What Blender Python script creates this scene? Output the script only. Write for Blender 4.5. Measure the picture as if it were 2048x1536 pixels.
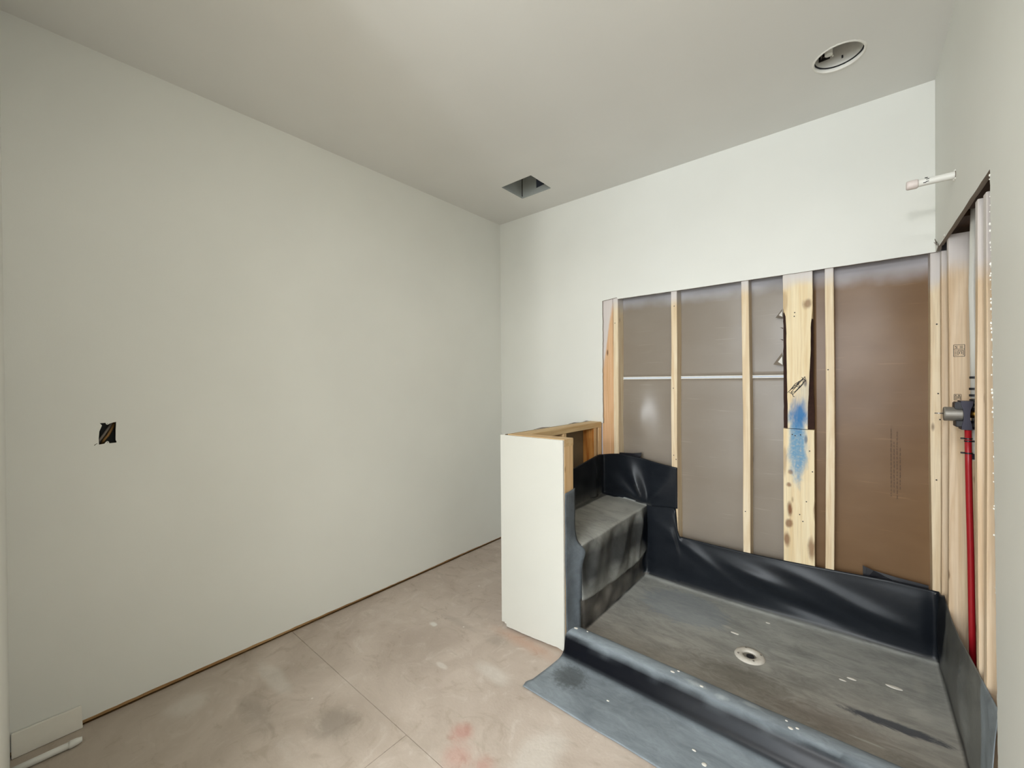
import bpy, bmesh, math, random
from mathutils import Vector, Matrix, noise
from mathutils.geometry import tessellate_polygon

random.seed(7)
for o in list(bpy.data.objects):
    bpy.data.objects.remove(o)
scene = bpy.context.scene
COL = scene.collection

# ------------------------------------------------------------------ camera
F_PX, CX, CY, CAM_H = 825.0, 1024.0, 768.0, 1.37
ax_y = Vector((1715.0 - CX, 758.0 - CY, F_PX)).normalized()
v2 = Vector((47.0 - CX, 771.0 - CY, F_PX))
ax_x = -(v2 - ax_y * v2.dot(ax_y)).normalized()
ax_z = ax_x.cross(ax_y)
right = Vector((ax_x[0], ax_y[0], ax_z[0]))
down = Vector((ax_x[1], ax_y[1], ax_z[1]))
fwd = Vector((ax_x[2], ax_y[2], ax_z[2]))
cd = bpy.data.cameras.new('camera')
cd.sensor_fit = 'HORIZONTAL'
cd.sensor_width = 36.0
cd.lens = 36.0 * F_PX / 2048.0
cd.clip_start = 0.01
cam = bpy.data.objects.new('camera', cd)
COL.objects.link(cam)
cam.matrix_world = Matrix((
    (right[0], -down[0], -fwd[0], 0.0),
    (right[1], -down[1], -fwd[1], 0.0),
    (right[2], -down[2], -fwd[2], CAM_H),
    (0, 0, 0, 1)))
scene.camera = cam

# ------------------------------------------------------------------ world, lights, exposure
w = bpy.data.worlds.new('world')
scene.world = w
w.use_nodes = True
w.node_tree.nodes['Background'].inputs[0].default_value = (0.75, 0.85, 1.0, 1)
w.node_tree.nodes['Background'].inputs[1].default_value = 1.0


def area(name, loc, target, sx, sy, power, color):
    l = bpy.data.lights.new(name, 'AREA')
    l.shape = 'RECTANGLE'
    l.size, l.size_y = sx, sy
    l.energy = power
    l.color = color
    o = bpy.data.objects.new(name, l)
    COL.objects.link(o)
    o.location = loc
    d = Vector(target) - Vector(loc)
    o.rotation_euler = d.to_track_quat('-Z', 'Y').to_euler()
    return o


# daylight through the big window of the room behind the camera
area('window_daylight', (-0.35, -3.42, 1.5), (-0.35, 0, 1.5), 2.1, 1.7, 150, (0.86, 0.94, 1.0))
# room behind the camera: unseen fill light added near its ceiling, one work lamp
area('hall_fill_light', (-0.3, -1.05, 2.70), (-0.3, -1.0, 0), 1.0, 0.9, 74, (0.97, 0.98, 1.0))
area('work_lamp', (-0.24, -3.0, 1.85), (0.1, 2.7, 2.2), 0.25, 0.25, 48, (1.0, 1.0, 1.0))

# unseen fill light added above the camera to lift the near left
area('ceiling_fill', (-0.95, 0.35, 2.70), (-1.15, 0.35, 0), 0.5, 0.5, 3.2, (1.0, 0.98, 0.93))

scene.view_settings.view_transform = 'Standard'
scene.view_settings.look = 'None'
scene.view_settings.gamma = 1.0
scene.view_settings.use_curve_mapping = False
scene.view_settings.exposure = -0.39

# ------------------------------------------------------------------ helpers


def lin(r, g, b):
    def f(c):
        c /= 255.0
        return c / 12.92 if c <= 0.04045 else ((c + 0.055) / 1.055) ** 2.4
    return (f(r), f(g), f(b), 1.0)


class NT:
    """small helper to write node trees"""

    def __init__(self, name):
        self.m = bpy.data.materials.new(name)
        self.m.use_nodes = True
        self.t = self.m.node_tree
        self.b = self.t.nodes['Principled BSDF']

    def n(self, typ, **kw):
        nd = self.t.nodes.new(typ)
        for k, v in kw.items():
            setattr(nd, k, v)
        return nd

    def set(self, sock, v):
        if isinstance(v, bpy.types.NodeSocket):
            self.t.links.new(v, sock)
        else:
            sock.default_value = v

    def math(self, op, a, b=None, clamp=False):
        nd = self.n('ShaderNodeMath', operation=op, use_clamp=clamp)
        self.set(nd.inputs[0], a)
        if b is not None:
            self.set(nd.inputs[1], b)
        return nd.outputs[0]

    def pos(self):
        return self.n('ShaderNodeNewGeometry').outputs['Position']

    def xyz(self, v):
        s = self.n('ShaderNodeSeparateXYZ')
        self.set(s.inputs[0], v)
        return s.outputs

    def mapping(self, v, scale=(1, 1, 1), loc=(0, 0, 0), rot=(0, 0, 0)):
        nd = self.n('ShaderNodeMapping')
        self.set(nd.inputs[0], v)
        nd.inputs['Location'].default_value = loc
        nd.inputs['Rotation'].default_value = rot
        nd.inputs['Scale'].default_value = scale
        return nd.outputs[0]

    def noise(self, v, scale, detail=4, rough=0.55, dist=0.0, col=False):
        nd = self.n('ShaderNodeTexNoise')
        self.set(nd.inputs['Vector'], v)
        nd.inputs['Scale'].default_value = scale
        nd.inputs['Detail'].default_value = detail
        nd.inputs['Roughness'].default_value = rough
        nd.inputs['Distortion'].default_value = dist
        return nd.outputs['Color' if col else 'Fac']

    def ramp(self, v, a, b):
        nd = self.n('ShaderNodeMapRange')
        nd.interpolation_type = 'SMOOTHSTEP'
        self.set(nd.inputs[0], v)
        self.set(nd.inputs[1], a)
        self.set(nd.inputs[2], b)
        return nd.outputs[0]

    def mix(self, f, a, b, mode='MIX'):
        nd = self.n('ShaderNodeMix', data_type='RGBA', blend_type=mode)
        self.set(nd.inputs[0], f)
        self.set(nd.inputs[6], a)
        self.set(nd.inputs[7], b)
        return nd.outputs[2]

    def bump(self, h, strength, dist=0.002):
        nd = self.n('ShaderNodeBump')
        self.set(nd.inputs['Height'], h)
        nd.inputs['Strength'].default_value = strength
        nd.inputs['Distance'].default_value = dist
        self.t.links.new(nd.outputs[0], self.b.inputs['Normal'])

    def blob(self, p, c, sx, sy, sz, inner=0.3, warp=None):
        """soft ellipsoid mask centred on world point c"""
        sub = self.n('ShaderNodeVectorMath', operation='SUBTRACT')
        self.set(sub.inputs[0], p)
        sub.inputs[1].default_value = c
        m = self.n('ShaderNodeVectorMath', operation='MULTIPLY')
        self.t.links.new(sub.outputs[0], m.inputs[0])
        m.inputs[1].default_value = (1 / sx, 1 / sy, 1 / sz)
        ln = self.n('ShaderNodeVectorMath', operation='LENGTH')
        self.t.links.new(m.outputs[0], ln.inputs[0])
        d = ln.outputs['Value']
        if warp is not None:
            d = self.math('ADD', d, self.math('MULTIPLY', self.math('SUBTRACT', warp, 0.5), 1.2))
        return self.ramp(d, 1.0, inner)

    def out(self, color=None, rough=None, metallic=None, spec=None):
        if color is not None:
            self.set(self.b.inputs['Base Color'], color)
        if rough is not None:
            self.set(self.b.inputs['Roughness'], rough)
        if metallic is not None:
            self.b.inputs['Metallic'].default_value = metallic
        if spec is not None:
            self.b.inputs['Specular IOR Level'].default_value = spec
        return self.m


def mat_paint(name, col):
    t = NT(name)
    p = t.pos()
    big = t.noise(p, 1.3, 3)
    c = t.mix(t.ramp(big, 0.3, 0.75), tuple(v * 0.97 for v in col[:3]) + (1,), tuple(min(1, v * 1.02) for v in col[:3]) + (1,))
    fine = t.noise(p, 260, 2)
    mid = t.noise(p, 28, 3)
    t.bump(t.math('ADD', fine, t.math('MULTIPLY', mid, 0.8)), 0.12, 0.0012)
    return t.out(c, 0.55, spec=0.35)


def mat_plain(name, col, rough=0.5, metallic=0.0, nscale=40, var=0.12):
    t = NT(name)
    f = t.noise(t.pos(), nscale, 3)
    a = tuple(v * (1 - var) for v in col[:3]) + (1,)
    b = tuple(min(1, v * (1 + var)) for v in col[:3]) + (1,)
    t.bump(f, 0.08, 0.001)
    return t.out(t.mix(f, a, b), rough, metallic)


def mat_wood(name, axis, pale, tan, overspray=None, special=None):
    """softwood grain running along one axis; primer overspray is real paint on the wood"""
    t = NT(name)
    p = t.pos()
    rnd = t.n('ShaderNodeObjectInfo').outputs['Random']
    off = t.n('ShaderNodeVectorMath', operation='ADD')
    comb = t.n('ShaderNodeCombineXYZ')
    for i in range(3):
        t.t.links.new(t.math('MULTIPLY', rnd, 7.3 + 3 * i), comb.inputs[i])
    t.t.links.new(p, off.inputs[0])
    t.t.links.new(comb.outputs[0], off.inputs[1])
    q = off.outputs[0]
    sc = [26, 26, 26]
    sc[axis] = 1.1
    g = t.noise(t.mapping(q, tuple(sc)), 1.6, 5, 0.6, 0.6)
    sc2 = [170, 170, 170]
    sc2[axis] = 4
    g2 = t.noise(t.mapping(q, tuple(sc2)), 1.0, 2)
    c = t.mix(t.ramp(g, 0.34, 0.68), pale, tan)
    c = t.mix(t.math('MULTIPLY', t.ramp(g2, 0.45, 0.7), 0.22), c, tuple(v * 0.7 for v in tan[:3]) + (1,))
    blot = t.noise(q, 4.5, 3)
    c = t.mix(t.math('MULTIPLY', t.ramp(blot, 0.5, 0.75), 0.3), c, tan)
    # knots
    vor = t.n('ShaderNodeTexVoronoi', feature='F1')
    ks = [13, 13, 13]
    ks[axis] = 4.2
    t.t.links.new(t.mapping(q, tuple(ks)), vor.inputs['Vector'])
    vor.inputs['Scale'].default_value = 1.0
    kn = t.ramp(vor.outputs['Distance'], 0.13, 0.05)
    c = t.mix(t.math('MULTIPLY', kn, 0.75), c, lin(96, 62, 36))
    if special:
        c = special(t, p, c)
    if overspray:
        x, y, z = t.xyz(p)
        edge = t.noise(p, 9, 3)
        if overspray == 'back':
            z0 = t.math('SUBTRACT', 1.885, t.math('MULTIPLY', t.ramp(x, -0.1, 0.32), 0.09))
            z0 = t.math('SUBTRACT', z0, t.math('MULTIPLY', t.ramp(x, -1.335, -1.425), 0.42))
        else:
            z0 = t.math('SUBTRACT', 1.84, t.math('MULTIPLY', t.ramp(y, 2.6, 1.7), 0.16))
        d = t.math('SUBTRACT', t.math('ADD', z, t.math('MULTIPLY', t.math('SUBTRACT', edge, 0.5), 0.09)), z0)
        c = t.mix(t.math('MULTIPLY', t.ramp(d, -0.045, 0.05), 0.85), c, lin(222, 218, 218))
    t.bump(t.math('ADD', g, t.math('MULTIPLY', g2, 0.6)), 0.15, 0.001)
    return t.out(c, 0.6, spec=0.3)


def mat_kraft(name, base, dark, spec=0.45):
    """glossy paper face of the drywall sheets closing the stud bays"""
    t = NT(name)
    p = t.pos()
    x, y, z = t.xyz(p)
    f = t.noise(t.mapping(p, (2, 2, 5)), 1.2, 3, 0.5)
    c = t.mix(t.ramp(f, 0.2, 0.8), base, dark)
    scr = t.noise(t.mapping(p, (4, 4, 90)), 1.0, 2)
    c = t.mix(t.math('MULTIPLY', t.ramp(scr, 0.66, 0.75), 0.35), c, tuple(min(1, v * 1.5) for v in base[:3]) + (1,))
    edge = t.noise(p, 5, 3)
    z0 = t.math('SUBTRACT', 1.905, t.math('MULTIPLY', t.ramp(x, -0.2, 0.25), 0.03))
    d = t.math('SUBTRACT', t.math('ADD', z, t.math('MULTIPLY', t.math('SUBTRACT', edge, 0.5), 0.10)), z0)
    c = t.mix(t.math('MULTIPLY', t.ramp(d, -0.05, 0.05), 0.72), c, lin(205, 205, 212))
    t.bump(f, 0.06, 0.002)
    return t.out(c, 0.31, spec=spec)


def mat_floor():
    t = NT('dusty_subfloor')
    p = t.pos()
    rnd = t.n('ShaderNodeObjectInfo').outputs['Random']
    n1 = t.noise(p, 2.2, 6, 0.6, 0.8)
    n2 = t.noise(t.mapping(p, (1, 1, 1), rot=(0, 0, 0.6)), 7, 6, 0.65, 1.6)
    n3 = t.noise(t.mapping(p, (3, 14, 1), rot=(0, 0, 0.5)), 2.4, 4, 0.6, 0.5)
    c = t.mix(t.ramp(n1, 0.3, 0.72), lin(186, 171, 158), lin(206, 192, 179))
    c = t.mix(t.math('MULTIPLY', t.ramp(n2, 0.52, 0.72), 0.55), c, lin(216, 205, 194))
    c = t.mix(t.math('MULTIPLY', t.ramp(n2, 0.46, 0.32), 0.45), c, lin(164, 148, 131))
    c = t.mix(t.math('MULTIPLY', t.ramp(n3, 0.58, 0.72), 0.35), c, lin(172, 160, 144))
    x, y, z = t.xyz(p)
    # trodden-in grey dirt along the left wall, nearest the corner
    grime = t.math('MULTIPLY', t.ramp(t.math('ADD', t.math('MULTIPLY', n1, 0.8), t.math('MULTIPLY', y, 0.55)), 1.15, 0.45), 0.38)
    c = t.mix(grime, c, lin(166, 156, 138))
    # red chalk
    for cc, r, a in (((-1.19, 1.10, 0), 0.065, 0.38), ((-1.13, 1.02, 0), 0.08, 0.30), ((-1.03, 1.05, 0), 0.06, 0.25), ((-1.0, .98, 0), 0.10, 0.25)):
        c = t.mix(t.math('MULTIPLY', t.blob(p, cc, r, r, 1, 0.1, n2), a), c, lin(190, 104, 92))
    # orange timber dust where the sheet meets the half wall
    c = t.mix(t.math('MULTIPLY', t.blob(p, (-1.34, 1.69, 0), 0.33, 0.07, 1, 0.0, n2), 0.40), c, lin(190, 140, 112))
    # white joint compound smears
    for cc, sx, sy, a in (((-1.32, 1.42, 0), .14, .06, .4), ((-2.1, 0.75, 0), .2, .05, .35), ((-1.85, 1.495, 0), .035, .022, 1.0), ((-2.2, .45, 0), .1, .1, .35), ((-1.55, 1.3, 0), .05, .02, .5), ((-0.9, 1.2, 0), .1, .2, .4)):
        c = t.mix(t.math('MULTIPLY', t.blob(p, cc, sx, sy, 1, 0.4, n2), a), c, lin(226, 221, 212))
    for cc, sx, sy, a in (((-1.62, 0.80, 0), .13, .12, .5), ((-1.47, 1.62, 0), .1, .07, .35), ((-1.93, .62, 0), .2, .07, .35), ((-1.75, 1.6, 0), .2, .04, .25)):
        c = t.mix(t.math('MULTIPLY', t.blob(p, cc, sx, sy, 1, 0.2, n2), a), c, lin(140, 131, 120))
    vor = t.n('ShaderNodeTexVoronoi')
    t.t.links.new(p, vor.inputs['Vector'])
    vor.inputs['Scale'].default_value = 5.5
    c = t.mix(t.math('MULTIPLY', t.ramp(vor.outputs['Distance'], 0.045, 0.02), 0.7), c, lin(238, 234, 226))
    t.bump(t.math('ADD', n2, t.noise(p, 90, 3)), 0.2, 0.003)
    return t.out(c, 0.62, spec=0.3)


def mat_liner(name):
    """black vinyl pan liner, mortar dusting plus painted apron shade (vertex attributes dust_shade, dust_shade_col)"""
    t = NT(name)
    p = t.pos()
    a = t.n('ShaderNodeAttribute', attribute_name='dust_shade').outputs['Fac']
    dc = t.n('ShaderNodeAttribute', attribute_name='dust_shade_col').outputs['Color']
    n1 = t.noise(t.mapping(p, (1.5, 4, 4)), 2.0, 6, 0.65, 0.7)
    n2 = t.noise(t.mapping(p, (2.6, 5.5, 5.5), rot=(0, 0, 0.15)), 3.2, 7, 0.72, 2.2)
    n3 = t.noise(p, 42, 4, 0.7)
    f = t.math('ADD', a, t.math('MULTIPLY', t.math('SUBTRACT', n1, 0.5), t.math('MULTIPLY', a, 1.3)))
    f = t.math('ADD', f, t.math('MULTIPLY', t.math('SUBTRACT', n2, 0.5), t.math('MULTIPLY', a, 0.8)), True)
    c = t.mix(f, lin(6, 9, 18), dc)
    # pale scuffs and smears of mortar
    sm = t.math('MULTIPLY', t.ramp(n2, 0.63, 0.78), t.math('MULTIPLY', a, 0.55))
    c = t.mix(sm, c, lin(186, 182, 172))
    sp = t.math('MULTIPLY', t.ramp(n3, 0.70, 0.78), t.math('MULTIPLY', a, 0.5))
    c = t.mix(sp, c, lin(190, 188, 180))
    # bluish cleaner patch at the back left, olive mortar wash round the drain, pale trowel marks
    c = t.mix(t.math('MULTIPLY', t.blob(p, (-.78, 2.47, .06), .26, .19, 1, 0.75, n2), .5), c, lin(146, 154, 160))
    c = t.mix(t.math('MULTIPLY', t.blob(p, (-.40, 2.06, .05), .30, .12, 1, 0.2, n2), .45), c, lin(100, 94, 82))
    c = t.mix(t.math('MULTIPLY', t.blob(p, (-.10, 1.99, .05), .30, .10, 1, 0.2, n2), .35), c, lin(112, 98, 88))
    for cc, sx, sy_, al in (((-.54, 2.43, .05), .035, .016, .8), ((-.18, 2.45, .05), .10, .005, .5), ((.06, 2.36, .05), .13, .005, .5), ((-.10, 2.33, .05), .11, .006, .5), ((-.20, 2.52, .05), .07, .004, .5),
                            ((.02, 1.965, .05), .08, .007, .6), ((-.33, 2.20, .05), .03, .06, .5), ((.20, 2.45, .05), .03, .10, .45), ((.19, 2.25, .05), .05, .05, .5), ((-.62, 2.20, .05), .10, .05, .35), ((-.72, 2.10, .05), .06, .05, .35), ((-.30, 2.40, .05), .05, .005, .5)):
        c = t.mix(t.math('MULTIPLY', t.blob(p, cc, sx, sy_, 1, 0.3), t.math('MULTIPLY', t.ramp(n1, .25, .6), al)), c, lin(184, 182, 173))
    for cc, sx, al in (((-.52, 1.80, .1), .06, .5), ((-.42, 1.79, .1), .03, .5), ((-.32, 1.82, .1), .05, .35)):
        c = t.mix(t.math('MULTIPLY', t.blob(p, cc, sx, .02, .05, 0.1, n3), al), c, lin(200, 206, 208))
    # one wiped streak down to clean vinyl, near the right end of the pan
    c = t.mix(t.math('MULTIPLY', t.blob(p, (0.10, 2.12, 0.06), 0.20, 0.032, 1, 0.5, n2), 0.8), c, lin(45, 52, 66))
    c = t.mix(t.math('MULTIPLY', t.blob(p, (-1.02, 1.62, 0.0), 0.10, 0.10, 1, 0.4, n3), 0.6), c, lin(58, 60, 58))
    t.bump(t.math('ADD', n1, t.math('MULTIPLY', n3, 0.25)), 0.10, 0.003)
    r = t.math('ADD', 0.29, t.math('MULTIPLY', f, 0.34))
    return t.out(c, r, spec=0.2)


M = {}
M['paint'] = mat_paint('wall_primer_paint', lin(236, 236, 229))
M['ceil'] = mat_paint('ceiling_paint', lin(232, 231, 226))
M['paint_half'] = mat_paint('half_wall_paint', lin(208, 207, 198))
PALE, TAN = lin(245, 228, 197), lin(224, 198, 160)
M['stud_back'] = mat_wood('back_wall_pine', 2, PALE, TAN, 'back')
M['stud_right'] = mat_wood('right_wall_pine', 2, lin(238, 216, 187), lin(219, 190, 154), 'right')
M['orange'] = mat_wood('orange_fir', 2, lin(232, 192, 152), lin(216, 168, 122), 'back')
M['stain'] = mat_wood('resin_stained_pine', 2, lin(206, 148, 78), lin(160, 92, 34))
M['woodx'] = mat_wood('pine_along_width', 0, lin(222, 192, 146), lin(204, 164, 116))
M['woody'] = mat_wood('pine_along_depth', 1, lin(226, 198, 152), lin(208, 172, 122))
M['woodz'] = mat_wood('pine_upright', 2, lin(232, 200, 154), lin(216, 176, 128))
M['plate'] = mat_wood('dirty_bottom_plate', 1, lin(206, 168, 120), lin(176, 134, 88))
M['shade_wood'] = mat_wood('dark_shade_wood', 1, lin(86, 64, 48), lin(62, 44, 32))  # dark colour stands in for shade in the upper stud cavity
M['bark'] = mat_plain('bark', lin(58, 34, 26), 0.85, nscale=60, var=0.6)


def blue_special(t, p, c):
    n = t.noise(t.mapping(p, (12, 12, 4)), 1.6, 4, 0.6, 0.6)
    fine = t.noise(p, 90, 3)
    m1 = t.blob(p, (-0.244, 2.722, 1.185), 0.052, 1, 0.125, 0.3, n)
    m2 = t.blob(p, (-0.250, 2.722, 1.01), 0.060, 1, 0.25, 0.35, n)
    m3 = t.blob(p, (-0.215, 2.722, 1.30), 0.05, 1, 0.09, 0.1, n)
    c = t.mix(t.math('MULTIPLY', m3, 0.25), c, lin(120, 160, 190))
    c = t.mix(t.math('MULTIPLY', t.math('MULTIPLY', m2, t.ramp(fine, -0.2, 0.6)), 0.85), c, lin(66, 146, 192))
    c = t.mix(t.math('MULTIPLY', m1, 0.92), c, lin(0, 112, 176))
    # dark resin pockets, knots and bark stain of this one plank
    dk = lin(112, 58, 18)
    for cc, sx, sz, a in (((-0.288, 2.722, 0.66), .016, .055, .9), ((-0.292, 2.722, 0.575), .022, .03, .75), ((-0.302, 2.722, 0.49), .022, .05, .75), ((-0.192, 2.722, 0.46), .026, .09, .7), ((-0.176, 2.722, 0.66), .012, .07, .5), ((-0.205, 2.722, 1.775), .028, .036, .65), ((-0.31, 2.722, 0.93), .012, .12, .35), ((-0.292, 2.722, 0.79), .016, .018, .7), ((-0.285, 2.722, 0.86), .016, .018, .6), ((-0.31, 2.722, 1.80), .022, .08, .3)):
        c = t.mix(t.math('MULTIPLY', t.blob(p, cc, sx, 1, sz, 0.3, n), a), c, dk)
    return c


M['blue_board'] = mat_wood('blue_sprayed_plank', 2, lin(248, 231, 194), lin(232, 206, 160), 'back', blue_special)
M['kraft'] = mat_kraft('grey_brown_sheet_paper', lin(148, 138, 126), lin(142, 131, 118))
M['kraft_brown'] = mat_kraft('brown_sheet_paper', lin(132, 104, 76), lin(121, 93, 66), 0.22)
M['kraft_dark'] = mat_plain('drywall_back_paper', lin(128, 112, 88), 0.7)
M['gypsum'] = mat_plain('torn_gypsum', lin(240, 238, 230), 0.9)
M['papergrey'] = mat_plain('cut_drywall_edge', lin(150, 140, 130), 0.85)
M['floor'] = mat_floor()
M['liner'] = mat_liner('pan_liner_vinyl')
M['metal'] = mat_plain('galvanised_steel', lin(186, 190, 186), 0.42, 0.25, nscale=18, var=0.1)
M['can'] = mat_plain('light_can_enamel', lin(232, 230, 223), 0.35, 0.0)
M['metal_dull'] = mat_plain('dull_grey_metal', lin(150, 146, 138), 0.45, 0.6)
M['chrome'] = mat_plain('steel', lin(200, 200, 200), 0.25, 1.0)
M['brass'] = mat_plain('brass', lin(196, 150, 70), 0.3, 1.0)
M['black'] = mat_plain('black_plastic', lin(26, 26, 32), 0.4)
M['navy'] = mat_plain('dark_blue_plastic', lin(40, 38, 58), 0.45)
M['dark'] = mat_plain('dark_void', lin(22, 20, 18), 0.9)
M['white_pipe'] = mat_plain('white_plastic_pipe', lin(232, 231, 224), 0.35, var=0.03)
M['pink_white'] = mat_plain('paint_spattered_plastic', lin(226, 214, 208), 0.4, nscale=120, var=0.1)
M['red_pipe'] = mat_plain('red_plastic_pipe', lin(168, 26, 36), 0.35)
M['board'] = mat_plain('white_board_paint', lin(243, 239, 228), 0.5, var=0.04)
M['box_blue'] = mat_plain('dark_box_plastic', lin(34, 38, 34), 0.6)
M['cable_grey'] = mat_plain('grey_cable', lin(120, 112, 104), 0.5)
M['cable_tan'] = mat_plain('tan_cable', lin(132, 98, 50), 0.5)
M['ink'] = mat_plain('black_ink', lin(26, 26, 30), 0.7)
M['ink_faint'] = mat_plain('faded_ink', lin(96, 74, 56), 0.7)
M['mud'] = mat_plain('dried_joint_compound', lin(226, 222, 212), 0.85)
M['bonding'] = mat_plain('off_white_drain_plastic', lin(216, 210, 198), 0.5, nscale=60, var=0.15)

BASES = {}


def finish(me, mats, smooth=False):
    for m in (mats if isinstance(mats, (list, tuple)) else [mats]):
        me.materials.append(m)
    for p in me.polygons:
        p.use_smooth = smooth


def thing(name, label, cat, loc, group=None):
    o = bpy.data.objects.new(name, None)
    o.empty_display_size = 0.05
    COL.objects.link(o)
    o.location = loc
    o['label'] = label
    o['category'] = cat
    if group:
        o['group'] = group
    BASES[o] = Vector(loc)
    return o


def link(name, me, parent=None, base=None, label=None, kind=None):
    """verts come in world metres; the origin is moved to the parent or to a base point"""
    b = Vector((0, 0, 0)) if base is None else Vector(base)
    pb = BASES[parent] if parent is not None else Vector((0, 0, 0))
    if base is None:
        b = pb
    me.transform(Matrix.Translation(-b))
    me.update()
    o = bpy.data.objects.new(name, me)
    COL.objects.link(o)
    if parent is not None:
        o.parent = parent
    o.location = b - pb
    BASES[o] = b
    if label:
        o['label'] = label
    if kind:
        o['kind'] = kind
    return o


def mesh(name, verts, faces, mats, parent=None, base=None, smooth=False, label=None, kind=None, fmat=None):
    me = bpy.data.meshes.new(name)
    me.from_pydata([tuple(v) for v in verts], [], faces)
    finish(me, mats, smooth)
    if fmat:
        for p, i in zip(me.polygons, fmat):
            p.material_index = i
    bm = bmesh.new()
    bm.from_mesh(me)
    bmesh.ops.recalc_face_normals(bm, faces=bm.faces)
    bm.to_mesh(me)
    bm.free()
    return link(name, me, parent, base, label, kind)


def bm_obj(name, bm, mats, parent=None, base=None, smooth=False, label=None, kind=None, recalc=True):
    if recalc:
        bmesh.ops.recalc_face_normals(bm, faces=bm.faces)
    me = bpy.data.meshes.new(name)
    bm.to_mesh(me)
    bm.free()
    finish(me, mats, smooth)
    return link(name, me, parent, base, label, kind)


def add_box(bm, x0, x1, y0, y1, z0, z1, mi=0):
    vs = [bm.verts.new((x, y, z)) for x in (x0, x1) for y in (y0, y1) for z in (z0, z1)]
    fs = []
    for q in ((0, 1, 3, 2), (4, 6, 7, 5), (0, 4, 5, 1), (2, 3, 7, 6), (0, 2, 6, 4), (1, 5, 7, 3)):
        f = bm.faces.new([vs[i] for i in q])
        f.material_index = mi
        fs.append(f)
    return fs   # -x, +x, -y, +y, -z, +z


def box(name, x0, x1, y0, y1, z0, z1, mats, parent=None, bevel=0.0, label=None, kind=None, base=None, face_mats=None):
    bm = bmesh.new()
    fs = add_box(bm, x0, x1, y0, y1, z0, z1)
    if face_mats:
        for f, i in zip(fs, face_mats):
            f.material_index = i
    if bevel:
        bmesh.ops.bevel(bm, geom=list(bm.edges), offset=bevel, segments=2, affect='EDGES', profile=0.5)
    return bm_obj(name, bm, mats, parent, base, False, label, kind)


def lumber(name, x0, x1, y0, y1, z0, z1, m, parent, axis=2, wob=0.0015, label=None, n=14):
    """a piece of framing timber: eased edges, very slightly bowed"""
    lo, hi = [x0, y0, z0], [x1, y1, z1]
    a, b = [i for i in range(3) if i != axis]
    e = 0.0025
    ring = [(lo[a] + e, lo[b]), (hi[a] - e, lo[b]), (hi[a], lo[b] + e), (hi[a], hi[b] - e),
            (hi[a] - e, hi[b]), (lo[a] + e, hi[b]), (lo[a], hi[b] - e), (lo[a], lo[b] + e)]
    s = random.uniform(0, 100)
    verts, faces = [], []
    for k in range(n + 1):
        t = lo[axis] + (hi[axis] - lo[axis]) * k / n
        da = wob * 2 * (noise.noise((s, t * 1.3, 0)))
        for r in ring:
            v = [0, 0, 0]
            v[axis] = t
            v[a] = r[0] + da + noise.noise((s + r[0] * 30, t * 5, r[1] * 30)) * wob * 0.5
            v[b] = r[1]
            verts.append(v)
    m8 = len(ring)
    for k in range(n):
        for j in range(m8):
            faces.append((k * m8 + j, k * m8 + (j + 1) % m8, (k + 1) * m8 + (j + 1) % m8, (k + 1) * m8 + j))
    faces.append(tuple(range(m8)))
    faces.append(tuple(n * m8 + j for j in range(m8)))
    return mesh(name, verts, faces, m, parent, label=label)


def slab(name, outer, holes, axis, d0, d1, mats, parent=None, kind=None, label=None):
    """a sheet cut to a polygon with holes. axis = normal axis; d0 is the face seen from the room.
    mats: [room face, cut edges, back]"""
    loops = [outer] + holes
    flat = [p for l in loops for p in l]

    def to3(p, d):
        if axis == 0:
            return (d, p[0], p[1])
        if axis == 1:
            return (p[0], d, p[1])
        return (p[0], p[1], d)
    tris = tessellate_polygon([[Vector((p[0], p[1], 0)) for p in l] for l in loops])
    n = len(flat)
    verts = [to3(p, d0) for p in flat] + [to3(p, d1) for p in flat]
    faces, fm = [], []
    for t in tris:
        faces.append(tuple(t)); fm.append(0)
        faces.append(tuple(i + n for i in reversed(t))); fm.append(2)
    s = 0
    for l in loops:
        for i in range(len(l)):
            a, b = s + i, s + (i + 1) % len(l)
            faces.append((a, b, b + n, a + n)); fm.append(1)
        s += len(l)
    me = bpy.data.meshes.new(name)
    me.from_pydata(verts, [], faces)
    finish(me, mats)
    for p, i in zip(me.polygons, fm):
        p.material_index = i
    bm = bmesh.new()
    bm.from_mesh(me)
    bmesh.ops.recalc_face_normals(bm, faces=bm.faces)
    bm.to_mesh(me)
    bm.free()
    return link(name, me, parent, None, label, kind)


def tube_bm(bm, pts, r, seg=14, caps=True, mi=0):
    """round bar through the points; r is a number or one radius per point"""
    pts = [Vector(p) for p in pts]
    rs = r if isinstance(r, (list, tuple)) else [r] * len(pts)
    rings = []
    up = None
    for i, p in enumerate(pts):
        d = (pts[min(i + 1, len(pts) - 1)] - pts[max(i - 1, 0)]).normalized()
        if up is None:
            up = Vector((0, 0, 1)) if abs(d.z) < 0.9 else Vector((1, 0, 0))
        u = d.cross(up).normalized()
        v = u.cross(d).normalized()
        up = v
        rings.append([bm.verts.new(p + (u * math.cos(2 * math.pi * k / seg) + v * math.sin(2 * math.pi * k / seg)) * rs[i]) for k in range(seg)])
    for a, b in zip(rings, rings[1:]):
        for k in range(seg):
            f = bm.faces.new((a[k], a[(k + 1) % seg], b[(k + 1) % seg], b[k]))
            f.material_index = mi
            f.smooth = True
    if caps:
        for rg in (rings[0], rings[-1]):
            f = bm.faces.new(rg)
            f.material_index = mi


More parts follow.
